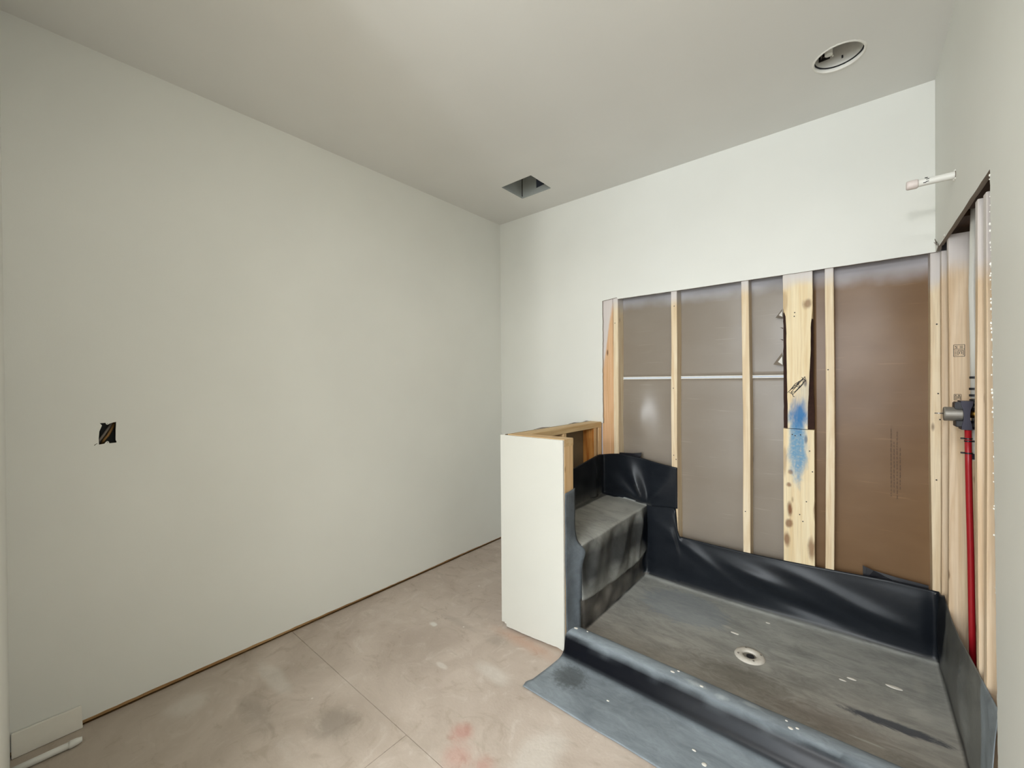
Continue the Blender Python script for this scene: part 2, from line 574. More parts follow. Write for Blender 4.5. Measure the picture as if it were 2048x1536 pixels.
def tube(name, pts, r, m, parent=None, seg=14, base=None, label=None, caps=True):
    bm = bmesh.new()
    tube_bm(bm, pts, r, seg, caps)
    bmesh.ops.recalc_face_normals(bm, faces=bm.faces)
    me = bpy.data.meshes.new(name)
    bm.to_mesh(me)
    bm.free()
    me.materials.append(m)
    for p in me.polygons:
        p.use_smooth = len(p.vertices) == 4
    return link(name, me, parent, base, label)


def ring_part(name, c, axis, r_out, r_in, h, m, parent, seg=20):
    """a hollow collar around an axis"""
    c, axis = Vector(c), Vector(axis).normalized()
    up = Vector((0, 0, 1)) if abs(axis.z) < 0.9 else Vector((1, 0, 0))
    u = axis.cross(up).normalized()
    v = axis.cross(u)
    verts, faces = [], []
    for k in range(seg):
        d = u * math.cos(2 * math.pi * k / seg) + v * math.sin(2 * math.pi * k / seg)
        for rr, hh in ((r_in, -h / 2), (r_out, -h / 2), (r_out, h / 2), (r_in, h / 2)):
            verts.append(c + d * rr + axis * hh)
    for k in range(seg):
        a, b = 4 * k, 4 * ((k + 1) % seg)
        for j in range(4):
            faces.append((a + j, a + (j + 1) % 4, b + (j + 1) % 4, b + j))
    return mesh(name, verts, faces, m, parent)


def lerp_tab(tab, x):
    if x <= tab[0][0]:
        return tab[0][1]
    for (a, va), (b, vb) in zip(tab, tab[1:]):
        if x <= b:
            return va + (vb - va) * (x - a) / (b - a)
    return tab[-1][1]


def nz(x, y, z, s=1.0):
    return noise.noise((x * s, y * s, z * s))


def rag(pts, step, amp, seed):
    """a cut line: the polyline resampled with a little raggedness"""
    out = []
    for (a, b) in zip(pts, pts[1:]):
        L = math.hypot(b[0] - a[0], b[1] - a[1])
        n = max(1, int(L / step))
        nx, ny = -(b[1] - a[1]) / L, (b[0] - a[0]) / L
        for k in range(n):
            t = k / n
            d = 0 if k == 0 else amp * (noise.noise((seed, k * 0.83, a[0])) + 0.6 * noise.noise((seed, k * 2.3, a[1])))
            out.append((a[0] + (b[0] - a[0]) * t + nx * d, a[1] + (b[1] - a[1]) * t + ny * d))
    out.append(pts[-1])
    return out


# ------------------------------------------------------------------ room shell
XL, XR, YB, YF, ZC = -2.392, 0.276, 2.709, -0.035, 2.74
TH = 0.013
STUD = 0.089

# floor: subfloor deck with separate sheets laid on it, joints between them
floor = box('floor', -2.62, 1.2, -3.7, 2.95, -0.06, -0.0145, M['plate'], kind='structure')
g = 0.0010
sheets = [(-2.40, -1.35, -0.15, 0.955), (-1.35, 0.42, -0.15, 0.955), (-2.40, -0.10, 0.955, 2.195),
          (-0.10, 0.42, 0.955, 2.195), (-2.40, 0.42, 2.195, 2.83), (-2.40, 0.42, -1.37, -0.15), (-2.40, 0.42, -2.59, -1.37), (-2.40, 0.42, -3.6, -2.59)]
for i, (x0, x1, y0, y1) in enumerate(sheets):
    dz = 0.0012 * math.sin(i * 2.3)
    bm = bmesh.new()
    add_box(bm, x0 + g, x1 - g, y0 + g, y1 - g, -0.0145, -0.0012 + min(0, dz))
    bmesh.ops.bevel(bm, geom=[e for e in bm.edges if all(v.co.z > -0.01 for v in e.verts)], offset=0.0012, segments=1, affect='EDGES')
    bm_obj('subfloor_sheet', bm, M['floor'], floor)

# left wall with the ragged cut-out for the switch box
yb0, yb1, zb0, zb1 = 0.2075, 0.2600, 1.124, 1.215
hole = [(0.2075, 1.124), (0.2235, 1.126), (0.2285, 1.1335), (0.2335, 1.1335), (0.2395, 1.126), (0.2590, 1.1265), (0.2605, 1.131),
        (0.2575, 1.137), (0.2580, 1.180), (0.2595, 1.214), (0.2510, 1.2125), (0.2400, 1.2085), (0.2360, 1.2055), (0.2310, 1.2060), (0.2270, 1.2125), (0.2105, 1.2125), (0.2170, 1.2025), (0.2090, 1.178), (0.2070, 1.150)]
bot = rag([(-0.14, 0.019), (0.4, 0.023), (1.0, 0.021), (1.7, 0.016), (2.2, 0.019), (2.722, 0.015)], 0.03, 0.002, 3.1)
outer = bot + [(2.722, ZC), (-0.14, ZC)]
nick = [(0.193, 1.124), (0.2015, 1.1305), (0.2035, 1.1300), (0.1985, 1.1260), (0.1950, 1.1215)]
wl = slab('wall_left', outer, [hole, nick], 0, XL, XL - TH, [M['paint'], M['papergrey'], M['kraft_dark']], kind='structure')
lumber('bottom_plate', XL - TH - STUD, XL - TH - 0.0005, -0.14, 2.73, 0.0, 0.038, M['plate'], wl, axis=1)
box('sheathing', XL - TH - STUD - 0.02, XL - TH - STUD, -0.3, 2.9, -0.01, ZC, M['kraft_dark'], wl)

# back wall: L-shaped drywall, the shower part cut away to the studs
cut = rag([(-1.412, 1.07), (-1.414, 1.40), (-1.411, 1.70), (-1.412, 1.948)], 0.02, 0.0022, 1.7)
cut2 = rag([(-1.412, 1.948), (-1.30, 1.958)], 0.02, 0.001, 2.9)[1:] + rag([(-1.29, 1.946), (-0.7, 1.946), (0.0, 1.949), (0.286, 1.951)], 0.04, 0.0012, 6.3)
outer = [(XL - TH, ZC), (XL - TH, 0.013), (-1.426, 0.013), (-1.426, 1.066), (-1.412, 1.066)] + cut + cut2 + [(0.289, ZC)]
wb = slab('wall_back', outer, [], 1, YB, YB + TH, [M['paint'], M['papergrey'], M['kraft_dark']], kind='structure')
Y0, Y1 = YB + TH, YB + TH + STUD
lumber('stud', -1.425, -1.3365, Y0 + 0.001, Y0 + 0.039, 0.05, 2.70, M['orange'], wb, label='orange toned wide stud at the cut edge of the back wall')
for x0, x1 in ((-1.335, -1.298), (-0.929, -0.892), (-0.519, -0.481), (-0.131, -0.094), (0.262, 0.2995)):
    lumber('stud', x0, x1, Y0, Y1, 0.038, 2.70, M['stud_back'], wb, wob=0.003)
lumber('bottom_plate', -1.43, 0.42, Y0, Y1, 0.0, 0.038, M['woodx'], wb, axis=0)


def sheet(name, x0, x1, z0, z1, m, bulge, parent, label=None):
    """paper faced sheet closing the bays, bellied between the studs"""
    nx, nz_ = int((x1 - x0) / 0.02) + 1, int((z1 - z0) / 0.03) + 1
    xs = [-1.32, -0.91, -0.5, -0.112, 0.28]
    verts, faces = [], []
    for j in range(nz_ + 1):
        for i in range(nx + 1):
            x, z = x0 + (x1 - x0) * i / nx, z0 + (z1 - z0) * j / nz_
            b = 0
            for a, c in zip(xs, xs[1:]):
                if a < x < c:
                    b = math.sin(math.pi * (x - a) / (c - a))
            bz = 0.55 + 0.45 * math.sin(z * 4.1 + x * 1.2)
            top = max(0.0, (z - 1.86) / 0.10)
            verts.append((x, Y1 - 0.001 - bulge * b * bz - (.034 * math.exp(-((x + 1.19) / .10) ** 2 - ((z - 1.11) / .19) ** 2) if m is M['kraft'] else 0) + 0.018 * b * min(1, top) ** 2 + 0.0015 * nz(x, z, 3, 6), z))
    n0 = len(verts)
    for j in range(nz_ + 1):
        for i in range(nx + 1):
            x, z = x0 + (x1 - x0) * i / nx, z0 + (z1 - z0) * j / nz_
            verts.append((x, Y1 + 0.035, z))
    W = nx + 1
    for j in range(nz_):
        for i in range(nx):
            q = (j * W + i, j * W + i + 1, (j + 1) * W + i + 1, (j + 1) * W + i)
            faces.append(q)
            faces.append(tuple(k + n0 for k in reversed(q)))
    bd = [i for i in range(W)] + [j * W + nx for j in range(1, nz_ + 1)] + [nz_ * W + i for i in range(nx - 1, -1, -1)] + [j * W for j in range(nz_ - 1, 0, -1)]
    for a, b in zip(bd, bd[1:] + bd[:1]):
        faces.append((a, b, b + n0, a + n0))
    return mesh(name, verts, faces, m, parent, smooth=True, label=label)


SEAM = 1.3885
sheet('backing_sheet', -1.44, -0.19, SEAM + 0.003, 2.70, M['kraft'], 0.006, wb, 'grey brown paper faced sheet above the white seam')
sheet('backing_sheet', -1.44, -0.19, 0.0, SEAM - 0.003, M['kraft'], 0.008, wb, 'grey brown paper faced sheet below the white seam')
sheet('backing_sheet', -0.19, 0.46, 0.0, 2.70, M['kraft_brown'], 0.007, wb, 'browner paper faced sheet in the right hand bays')
for zc in (SEAM + 0.0060, SEAM - 0.0060):
    box('seam_edge', -1.31, -0.30, Y1 - 0.010, Y1 - 0.001, zc - 0.0031, zc + 0.0031, M['gypsum'], wb, 0.001, label='white gypsum edge of the sheet seam')

# the two piece plank in the middle bay: waney upper piece, resin-marked lower piece
def plank(name, z0, z1, full, clear, m, label):
    n = 40
    verts, faces, fm = [], [], []
    yf = Y0 - 0.001
    for k in range(n + 1):
        z = z0 + (z1 - z0) * k / n
        xl, xr = full(z)
        cl, cr = clear(z)
        verts += [(xl, yf + 0.038, z), (xl, yf + 0.024, z), (cl, yf, z), (cr, yf, z), (xr, yf + 0.024, z), (xr, yf + 0.038, z)]
    for k in range(n):
        a = 6 * k
        for j in range(6):
            faces.append((a + j, a + (j + 1) % 6, a + 6 + (j + 1) % 6, a + 6 + j))
            z = z0 + (z1 - z0) * (k + 0.5) / n
            cl, cr = clear(z)
            xl, xr = full(z)
            bark = (j in (0, 1) and cl - xl > 0.005) or (j in (3, 4) and xr - cr > 0.005)
            fm.append(1 if bark else 0)
    faces += [tuple(range(6)), tuple(6 * n + j for j in range(6))]
    fm += [0, 0]
    return mesh(name, verts, faces, [m, M['bark']], wb, fmat=fm, label=label)


def clear_up(z):
    l = lerp_tab([(1.10, -0.296), (1.2, -0.296), (1.35, -0.298), (1.5, -0.3), (1.66, -0.301), (1.72, -0.304), (1.76, -0.315), (2.0, -0.3165)], z)
    r = lerp_tab([(1.10, -0.206), (1.22, -0.205), (1.35, -0.199), (1.5, -0.193), (1.66, -0.191), (1.70, -0.187), (1.74, -0.1835), (2.0, -0.1835)], z)
    return l + 0.0015 * nz(z, 1, 0, 20), r + 0.0015 * nz(z, 5, 0, 16)


def full_up(z):
    return -0.317 + 0.0025 * nz(z, 9, 0, 35), -0.1825 + (0.004 if z < 1.3 else 0) * min(1, (1.3 - z) / .1)


plank('plank', 1.1015, 2.05, full_up, clear_up, M['blue_board'], 'waney upper plank with bark edges, ink scribble and blue spray')
plank('plank', 0.10, 1.0985, lambda z: (-0.318, -0.1765), lambda z: (-0.3165 + .001 * nz(z, 2, 0, 9), -0.178 - 0.001 * nz(z, 7, 0, 9)), M['blue_board'], 'lower plank with blue spray and resin pockets')

# right wall: drywall torn off below 1.95 m and beyond the ragged vertical edge
jag = rag([(1.600, 0.0), (1.622, 0.50), (1.655, 1.20), (1.692, 1.935)], 0.011, 0.0042, 4.4)
topc = rag([(1.692, 1.935), (2.1, 1.942), (2.55, 1.950), (2.600, 1.952)], 0.05, 0.002, 8.1)[1:]
outer = [(-0.14, ZC), (-0.14, 0.0)] + jag + topc + [(2.606, 1.968), (2.622, 1.962), (2.64, 1.957), (2.66, 1.948), (2.70, 1.951), (2.7085, 1.953), (2.7085, ZC)]
wr = slab('wall_right', outer, [], 0, XR, XR + TH, [M['paint'], M['papergrey'], M['kraft_dark']], kind='structure')
for y0, y1, zt in ((2.655, 2.6925, 1.940), (2.47, 2.508, 1.963), (1.930, 1.968, 1.930), (1.812, 1.850, 1.912), (1.56, 1.598, 2.70)):  # visible tops cut short at the shade line
    lumber('stud', XR + TH + 0.0005, XR + TH + STUD, y0, y1, 0.038, zt, M['stud_right'], wr, wob=0.002)
lumber('bottom_plate', XR + TH + 0.0005, XR + TH + STUD, -0.14, 2.70, 0.0, 0.038, M['woody'], wr, axis=1)
box('backing_sheet', XR + TH + STUD + 0.001, XR + TH + STUD + 0.02, -0.2, 2.84, 0.0, ZC - .01, M['kraft_brown'], wr)
for y0, y1 in ((1.60, 2.225), (2.31, 2.70)):
    lumber('cavity_shade_board', XR + TH + 0.0005, XR + TH + STUD, y0, y1, 1.985, 2.023, M['shade_wood'], wr, axis=1, label='added dark boards shading the cavity above the studs')  # boards added to keep the upper cavity dark
# torn paper and crumbs along the cut
bm = bmesh.new()
for k in range(105):
    z = 0.65 + 1.28 * random.random() ** 0.38
    y = lerp_tab([(0.0, 1.600), (0.5, 1.622), (1.2, 1.655), (1.935, 1.692)], z) + random.uniform(-0.001, 0.0025)
    s = random.uniform(0.0010, 0.0029)
    bmesh.ops.create_icosphere(bm, subdivisions=1, radius=s, matrix=Matrix.Translation((XR + random.uniform(-0.002, 0.003), y, z)) @ Matrix.Diagonal((0.8, 0.9, 1.5, 1)))
for k in range(14):
    bmesh.ops.create_icosphere(bm, subdivisions=1, radius=random.uniform(.002, .004), matrix=Matrix.Translation((XR - .001, 2.45 + random.uniform(-.02, .03), 1.955 + random.uniform(0, .006))) @ Matrix.Diagonal((0.6, 1.8, 1, 1)))
bm_obj('gypsum_crumbs', bm, M['gypsum'], wr, kind='stuff')
for (a, b, c_) in (((2.60, 1.953), (2.66, 1.985), (2.645, 1.962)), ((2.64, 1.955), (2.585, 1.93), (2.61, 1.958)), ((2.69, 1.975), (2.62, 1.990), (2.655, 1.972))):
    d = 0.0015
    x = XR - 0.004 - random.random() * 0.006
    vs = [(XR, *a), (x - 0.004, *b), (XR + 0.002, *c_)]
    vs += [(v[0] + d, v[1], v[2] + d) for v in vs]
    mesh('torn_paper', vs, [(0, 1, 2), (5, 4, 3), (0, 3, 4, 1), (1, 4, 5, 2), (2, 5, 3, 0)], M['papergrey'], wr)

# rear wall with the doorway the camera stands in, and the room behind it
DX0, DX1, DZ = -1.16, 0.26, 2.60
box('wall_rear', XL - TH, DX0, -0.15, YF, 0.0, ZC, M['paint'], kind='structure')
box('wall_rear', DX0, XR + TH, -0.15, YF, DZ, ZC, M['paint'], kind='structure')
box('wall_rear', DX1, XR + TH, -0.15, YF, 0.0, DZ, M['paint'], kind='structure')
box('wall_hall_left', -2.45, -2.40, -3.6, -0.15, 0, ZC, M['paint'], kind='structure')
box('wall_hall_right', 1.0, 1.05, -3.6, -0.15, 0, ZC, M['paint'], kind='structure')
box('wall_hall_front', XR + TH, 1.05, -0.15, -0.10, 0, ZC, M['paint'], kind='structure')
slab('wall_hall_far', [(-2.45, 0), (1.05, 0), (1.05, ZC), (-2.45, ZC)], [[(-1.45, 0.6), (-1.45, 2.4), (0.75, 2.4), (0.75, 0.6)]], 1, -3.35, -3.40,
     [M['paint'], M['paint'], M['paint']], kind='structure')

# ceiling with the vent and lamp holes
VX0, VX1, VY0, VY1 = -1.922, -1.661, 2.194, 2.432
CC, CR = (-0.0585, 2.252), 0.086
circ = [(CC[0] + (CR + 0.0012 * noise.noise((k * 0.9, 2, 0)) + (0.003 * abs(noise.noise((k * 2.1, 7, 0))) if 0 < k < 22 else 0)) * math.cos(2 * math.pi * k / 64),
         CC[1] + (CR + 0.0012 * noise.noise((k * 0.9, 2, 0))) * math.sin(2 * math.pi * k / 64)) for k in range(64)]
vent_hole = rag([(VX0, VY0), (VX1, VY0), (VX1, VY1), (VX0, VY1), (VX0, VY0)], 0.03, 0.0012, 5.2)[:-1]
slab('ceiling', [(-2.55, -3.6), (1.1, -3.6), (1.1, 2.9), (-2.55, 2.9)], [vent_hole, circ], 2, ZC, ZC + TH, [M['ceil'], M['gypsum'], M['kraft_dark']], kind='structure')
box('trim_roof', -2.7, 1.3, -3.7, 3.0, ZC + 0.32, ZC + 0.36, M['dark'], kind='structure')

# ------------------------------------------------------------------ vent boot in the ceiling
vb = thing('vent_boot', 'square galvanised air vent opening in the ceiling without its grille', 'vent', ((VX0 + VX1) / 2, (VY0 + VY1) / 2, ZC + 0.002))
zt, t_ = ZC + 0.20, 0.0012
o_ = 0.004
box('side_panel', VX0 - o_ - t_, VX0 - o_, VY0 - o_, VY1 + o_, ZC + 0.0145, zt, M['metal'], vb)
box('side_panel', VX1 + o_, VX1 + o_ + t_, VY0 - o_, VY1 + o_, ZC + 0.0145, zt, M['metal'], vb)
box('side_panel', VX0 - o_, VX1 + o_, VY0 - o_ - t_, VY0 - o_, ZC + 0.0145, zt, M['metal'], vb)
hx0, hx1, hz0, hz1 = -1.795, -1.70, ZC + 0.048, ZC + 0.19
slab('side_panel', [(VX0 - o_, ZC + 0.0145), (VX1 + o_, ZC + 0.0145), (VX1 + o_, zt), (VX0 - o_, zt)], [[(hx0, hz0 - .006), (hx1, hz0 + .004), (hx1, hz1), (hx0, hz1)]], 1, VY1 + o_, VY1 + o_ + t_,
     [M['metal']] * 3, vb)
box('duct', hx0 - .01, hx1 + .01, VY1 + o_ + .1, VY1 + o_ + .102, hz0 - .02, hz1 + .02, M['dark'], vb)
box('top_panel', VX0 - o_, VX1 + o_, VY0 - o_, VY1 + o_, zt, zt + t_, M['metal'], vb)
box('seam_fold', VX0 - o_ , VX0 - 0.0005, VY1 + 0.0005, VY1 + o_, ZC + 0.0145, zt, M['dark'], vb, label='dark corner seam of the sheet metal')
for (x0, x1, y0, y1) in ((VX0 + .001, VX0 + .003, VY0 + .004, VY1 - .004), (VX0 + .004, VX1 - .004, VY1 - .003, VY1 - .001)):
    box('flange', x0, x1, y0, y1, ZC - 0.0015, ZC + 0.0145, M['metal'], vb, 0.0005)

# ------------------------------------------------------------------ recessed lamp can in the ceiling
can = thing('recessed_light_can', 'open round recessed light housing above the shower ceiling', 'light housing', (CC[0], CC[1], ZC + 0.004))
bm = bmesh.new()
tube_bm(bm, [(CC[0], CC[1], ZC + 0.017), (CC[0], CC[1], ZC + 0.06), (CC[0], CC[1], ZC + 0.15)], [0.082, 0.082, 0.081], 48, caps=False)
bm_obj('housing', bm, M['can'], can, smooth=True)
bm = bmesh.new()
tube_bm(bm, [(CC[0], CC[1], ZC + 0.1502), (CC[0], CC[1], ZC + 0.154)], [0.082, 0.082], 32)
bm_obj('top_plate', bm, M['dark'], can)
ring_part('retaining_lip', (CC[0], CC[1], ZC + 0.0155), (0, 0, 1), 0.0865, 0.0815, 0.0025, M['black'], can, 48)
tube('socket', [(CC[0] - .034, CC[1] + .012, ZC + 0.034), (CC[0] - .034, CC[1] + .012, ZC + 0.149)], [0.014, 0.017], M['white_pipe'], can)
tube('wire', [(CC[0] - .03, CC[1] + .02, ZC + .149), (CC[0] - .055, CC[1] + .02, ZC + .08), (CC[0] - .06, CC[1] + .02, ZC + .034), (CC[0] - .045, CC[1] + .02, ZC + .04)], 0.003, M['cable_grey'], can, 8)
tube('wire', [(CC[0] - .035, CC[1] - .02, ZC + .149), (CC[0] - .045, CC[1] + .03, ZC + .09), (CC[0] - .02, CC[1] + .035, ZC + .036)], 0.003, M['gypsum'], can, 8)
box('clip', CC[0] + .008, CC[0] + .014, CC[1] + .070, CC[1] + .080, ZC + .038, ZC + .047, M['black'], can, 0.001)
box('dark_filler', CC[0] - .070, CC[0] - .030, CC[1] + .030, CC[1] + .034, ZC + .030, ZC + .12, M['dark'], can, 0.001)  # dark plate added to darken the can's upper left
# ragged white rim of the cut plaster
verts, faces = [], []
for k in range(96):
    a = 2 * math.pi * k / 96
    ro = CR + 0.0065 + 0.004 * noise.noise((k * 0.55, 3, 0)) + 0.003 * noise.noise((k * 1.7, 9, 0))
    if -0.3 < math.sin(a) < 0.95 and math.cos(a) > 0.55:
        ro += 0.004 * abs(noise.noise((k * 1.3, 4, 4)))
    for r, z in ((CR - 0.003, ZC + 0.005), (CR - 0.0022, ZC - 0.002), (CR + 0.002, ZC - 0.0035), (ro, ZC - 0.0002)):
        verts.append((CC[0] + r * math.cos(a), CC[1] + r * math.sin(a), z))
for k in range(96):
    a, b = 4 * k, 4 * ((k + 1) % 96)
    for j in range(3):
        faces.append((a + j, b + j, b + j + 1, a + j + 1))
mesh('plaster_rim', verts, faces, M['gypsum'], can, smooth=True, label='ragged white plaster rim of the cut hole')

# ------------------------------------------------------------------ switch box in the left wall
eb = thing('switch_box', 'open electrical switch box with cables cut into the left wall', 'switch box', (XL - 0.03, 0.2335, 1.17))
bx0, bx1 = XL - 0.068, XL - TH - 0.001
ys0, ys1, zs0, zs1 = 0.203, 0.2635, 1.119, 1.219
bm = bmesh.new()
add_box(bm, bx0, bx0 + .002, ys0, ys1, zs0, zs1)
add_box(bm, bx0 + .002, bx1, ys0, ys0 + .002, zs0, zs1)
add_box(bm, bx0 + .002, bx1, ys1 - .002, ys1, zs0, zs1)
add_box(bm, bx0 + .002, bx1, ys0 + .002, ys1 - .002, zs0, zs0 + .002)
add_box(bm, bx0 + .002, bx1, ys0 + .002, ys1 - .002, zs1 - .002, zs1)
bm_obj('box_shell', bm, M['box_blue'], eb)
tube('cable', [(XL - .05, .252, 1.213), (XL - .03, .243, 1.195), (XL - .022, .226, 1.165), (XL - .022, .211, 1.14), (XL - .03, .208, 1.124)], 0.0048, M['cable_grey'], eb, 8)
tube('cable', [(XL - .05, .259, 1.213), (XL - .032, .252, 1.19), (XL - .024, .238, 1.16), (XL - .024, .225, 1.14), (XL - .03, .218, 1.124)], 0.0052, M['cable_tan'], eb, 8)
for zc in (1.2085, 1.1305):
    tube('screw_boss', [(XL - .020, .2335, zc), (XL - .0005, .2335, zc)], 0.0042, M['gypsum'], eb, 12)
    tube('screw_hole', [(XL - .002, .2335, zc), (XL + .0002, .2335, zc)], 0.0014, M['dark'], eb, 8)

# ------------------------------------------------------------------ shower supply stub out of the right wall
arm = thing('shower_arm_stub', 'white capped shower pipe stub sticking out of the right wall', 'pipe', (XR, 2.209, 2.115))
AY, AZ = 2.209, 2.115
tube('pipe', [(XR + .06, AY, AZ + .001), (XR, AY, AZ), (.20, AY, AZ - .0005), (.168, AY, AZ - .001)], 0.0132, M['white_pipe'], arm, 18)
tube('cap', [(.180, AY, AZ - .001), (.177, AY, AZ - .001), (.174, AY, AZ - .001), (.150, AY, AZ - .0015), (.146, AY, AZ - .0015)], [0.0134, 0.0162, 0.0175, 0.0166, 0.014], M['pink_white'], arm, 18, label='pinkish end cap of the pipe stub')
for (xx, zz) in ((.200, .0105), (.203, -.004), (.196, -.0065), (.204, .004)):
    box('paint_speck', xx - .004, xx + .004, AY - .0131, AY - .0110, AZ + zz - .0012, AZ + zz + .0012, M['ink'], arm)
for (dy, dz, s) in ((-.008, .013, .006), (.004, -.0155, .007), (-.012, -.016, .005), (.012, .008, .004)):
    bm = bmesh.new()
    bmesh.ops.create_icosphere(bm, subdivisions=2, radius=s, matrix=Matrix.Translation((XR - .001, AY + dy, AZ + dz)) @ Matrix.Diagonal((.7, 1.3, .7, 1)))
    for v in bm.verts:
        v.co += Vector((0, nz(*v.co, 300), nz(v.co.y, v.co.x, v.co.z, 260))) * .0012
    bm_obj('gypsum_chip', bm, M['gypsum'], arm)
ring_part('torn_hole_edge', (XR - .0004, AY, AZ), (1, 0, 0), .0172, .0135, .0016, M['ink_faint'], arm)

# ------------------------------------------------------------------ shower valve and its pipes in the stud bay
VYc, VZc = 2.25, 1.236
sv = thing('shower_valve', 'rough-in shower valve on black bracket between studs of the right wall', 'shower valve', (0.30, VYc, VZc))
bm = bmesh.new()
tube_bm(bm, [(.300, VYc, VZc), (.296, VYc, VZc), (.253, VYc, VZc), (.2495, VYc, VZc)], [.0255, .0262, .0262, .0245], 32)
bm_obj('plaster_guard', bm, M['metal_dull'], sv, label='grey cylindrical cartridge cover')
tube('stem', [(.252, VYc, VZc + .001), (.226, VYc, VZc + .001)], .0022, M['chrome'], sv, 8)
bm = bmesh.new()
add_box(bm, .276, .300, VYc - .030, VYc + .030, VZc + .020, VZc + .046)
bmesh.ops.bevel(bm, geom=list(bm.edges), offset=.003, segments=2, affect='EDGES')
bm_obj('bracket', bm, M['black'], sv)
box('bracket', .278, .300, VYc - .030, VYc + .030, VZc - .046, VZc - .022, M['black'], sv, .003)
verts, faces = [], []
prof = [(-.055, .0135), (-.035, .012), (-.02, .0085), (.0, .0075), (.02, .0095), (.035, .0145), (.050, .0155)]
for (dz, hw) in prof:
    for (xx, yy) in ((.3055 - hw, -.036), (.3055 + hw, -.036), (.3055 + hw, .03), (.3055 - hw, .03)):
        verts.append((xx, VYc + yy, VZc + dz))
for k in range(len(prof) - 1):
    for j in range(4):
        faces.append((4 * k + j, 4 * k + (j + 1) % 4, 4 * k + 4 + (j + 1) % 4, 4 * k + 4 + j))
faces += [(0, 1, 2, 3), tuple(4 * (len(prof) - 1) + j for j in range(4))]
mesh('mounting_plate', verts, faces, M['navy'], sv, label='dark blue waisted mounting plate')
tube('valve_body', [(.312, VYc + .006, VZc + .002), (.36, VYc + .006, VZc + .002)], .0155, M['brass'], sv, 16, label='brass valve body')
for zc, r in ((.052, .0165), (.036, .0145), (.020, .0165), (-.028, .0155), (-.05, .0165)):
    ring_part('coupling', (.334, VYc + .01, VZc + zc), (0, 0, 1), r, .006, .009, M['black'], sv)
tube('tee', [(.334, VYc + .01, VZc - .055), (.334, VYc + .01, VZc + .058)], .0115, M['metal_dull'], sv, 14)
tube('check_screw', [(.331, VYc - .008, VZc - .032), (.331, VYc - .008, VZc - .010)], .004, M['brass'], sv, 10)

wp = thing('shower_riser_pipe', 'white plastic riser pipe running up from the shower valve', 'pipe', (.332, 2.275, VZc + .06))
tube('pipe', [(.333, 2.268, VZc + .059), (.3325, 2.275, 1.50), (.330, 2.28, 1.70), (.334, 2.278, 1.96), (.335, 2.265, 2.09)], .0115, M['white_pipe'], wp, 16)
for zc, w_ in ((1.372, .0140), (1.330, .0150), (1.306, .0150)):
    ring_part('crimp_ring', (.3328, 2.270, zc), (0, 0, 1), w_, .0118, .0085, M['black'], wp)
lp = thing('capped_white_pipe', 'short white pipe with dark cap hanging below the shower valve', 'pipe', (.334, 2.262, VZc - .17))
tube('pipe', [(.334, 2.262, VZc - .056), (.334, 2.262, VZc - .165)], .0098, M['white_pipe'], lp, 16)
ring_part('cap', (.334, 2.262, VZc - .155), (0, 0, 1), .0128, .0001, .020, M['navy'], lp)
tube('cap_tip', [(.334, 2.262, VZc - .166), (.334, 2.262, VZc - .170)], .0095, M['white_pipe'], lp, 14)
rp = thing('red_water_pipe', 'red hot water pipe dropping from the shower valve behind the liner', 'pipe', (.322, 2.25, .30))
tube('pipe', [(.309, 2.222, VZc - .056), (.3105, 2.225, 1.05), (.313, 2.228, .90), (.3165, 2.23, .72), (.319, 2.232, .5), (.322, 2.235, .30), (.322, 2.235, .04)], .0092, M['red_pipe'], rp, 16)
for zc, s in ((1.149, -1), (1.140, 1), (1.096, -1)):
    ring_part('clip_ring', (.3097, 2.2235, zc), (0, 0, 1), .0108, .0093, .005, M['black'], rp)
    box('clip_arm', .3097 + (-.0195 if s < 0 else .010), .3097 + (-.010 if s < 0 else .0195), 2.219, 2.228, zc - .003, zc + .003, M['black'], rp, .001)


# ------------------------------------------------------------------ stamps, scribble, printed lines
def strokes(name, lines, plane, d, width, m, parent, label=None):
    """flat ink lines lying on a surface: plane 'y' -> (x, z) lines on y=d"""
    bm = bmesh.new()
    for l in lines:
        for (a, b) in zip(l, l[1:]):
            dx, dz = b[0] - a[0], b[1] - a[1]
            L = math.hypot(dx, dz) or 1
            nx, nz_ = -dz / L * width / 2, dx / L * width / 2
            q = [(a[0] + nx, a[1] + nz_), (a[0] - nx, a[1] - nz_), (b[0] - nx, b[1] - nz_), (b[0] + nx, b[1] + nz_)]
            bm.faces.new([bm.verts.new((p[0], d, p[1])) for p in q])
    return bm_obj(name, bm, m, parent, label=label, recalc=False)


sy = 2.4693
def stamp(x0, z0, w_, h):
    X = lambda u: x0 + u * w_
    Z = lambda v: z0 + v * h
    L = [[(X(0), Z(0)), (X(1), Z(0)), (X(1), Z(1)), (X(0), Z(1)), (X(0), Z(0))], [(X(0), Z(.62)), (X(1), Z(.62))],
         [(X(.12), Z(.72)), (X(.35), Z(.72)), (X(.12), Z(.88)), (X(.38), Z(.88))], [(X(.55), Z(.72)), (X(.85), Z(.72))], [(X(.55), Z(.80)), (X(.85), Z(.80))], [(X(.55), Z(.88)), (X(.85), Z(.88))],
         [(X(.4), Z(.1)), (X(.4), Z(.52)), (X(.88), Z(.52)), (X(.88), Z(.1))], [(X(.55), Z(.2)), (X(.55), Z(.42)), (X(.74), Z(.42)), (X(.74), Z(.2))],
         [(X(.08), Z(.12)), (X(.32), Z(.12))], [(X(.08), Z(.24)), (X(.32), Z(.24))], [(X(.08), Z(.36)), (X(.32), Z(.36))], [(X(.08), Z(.48)), (X(.32), Z(.48))]]
    return L


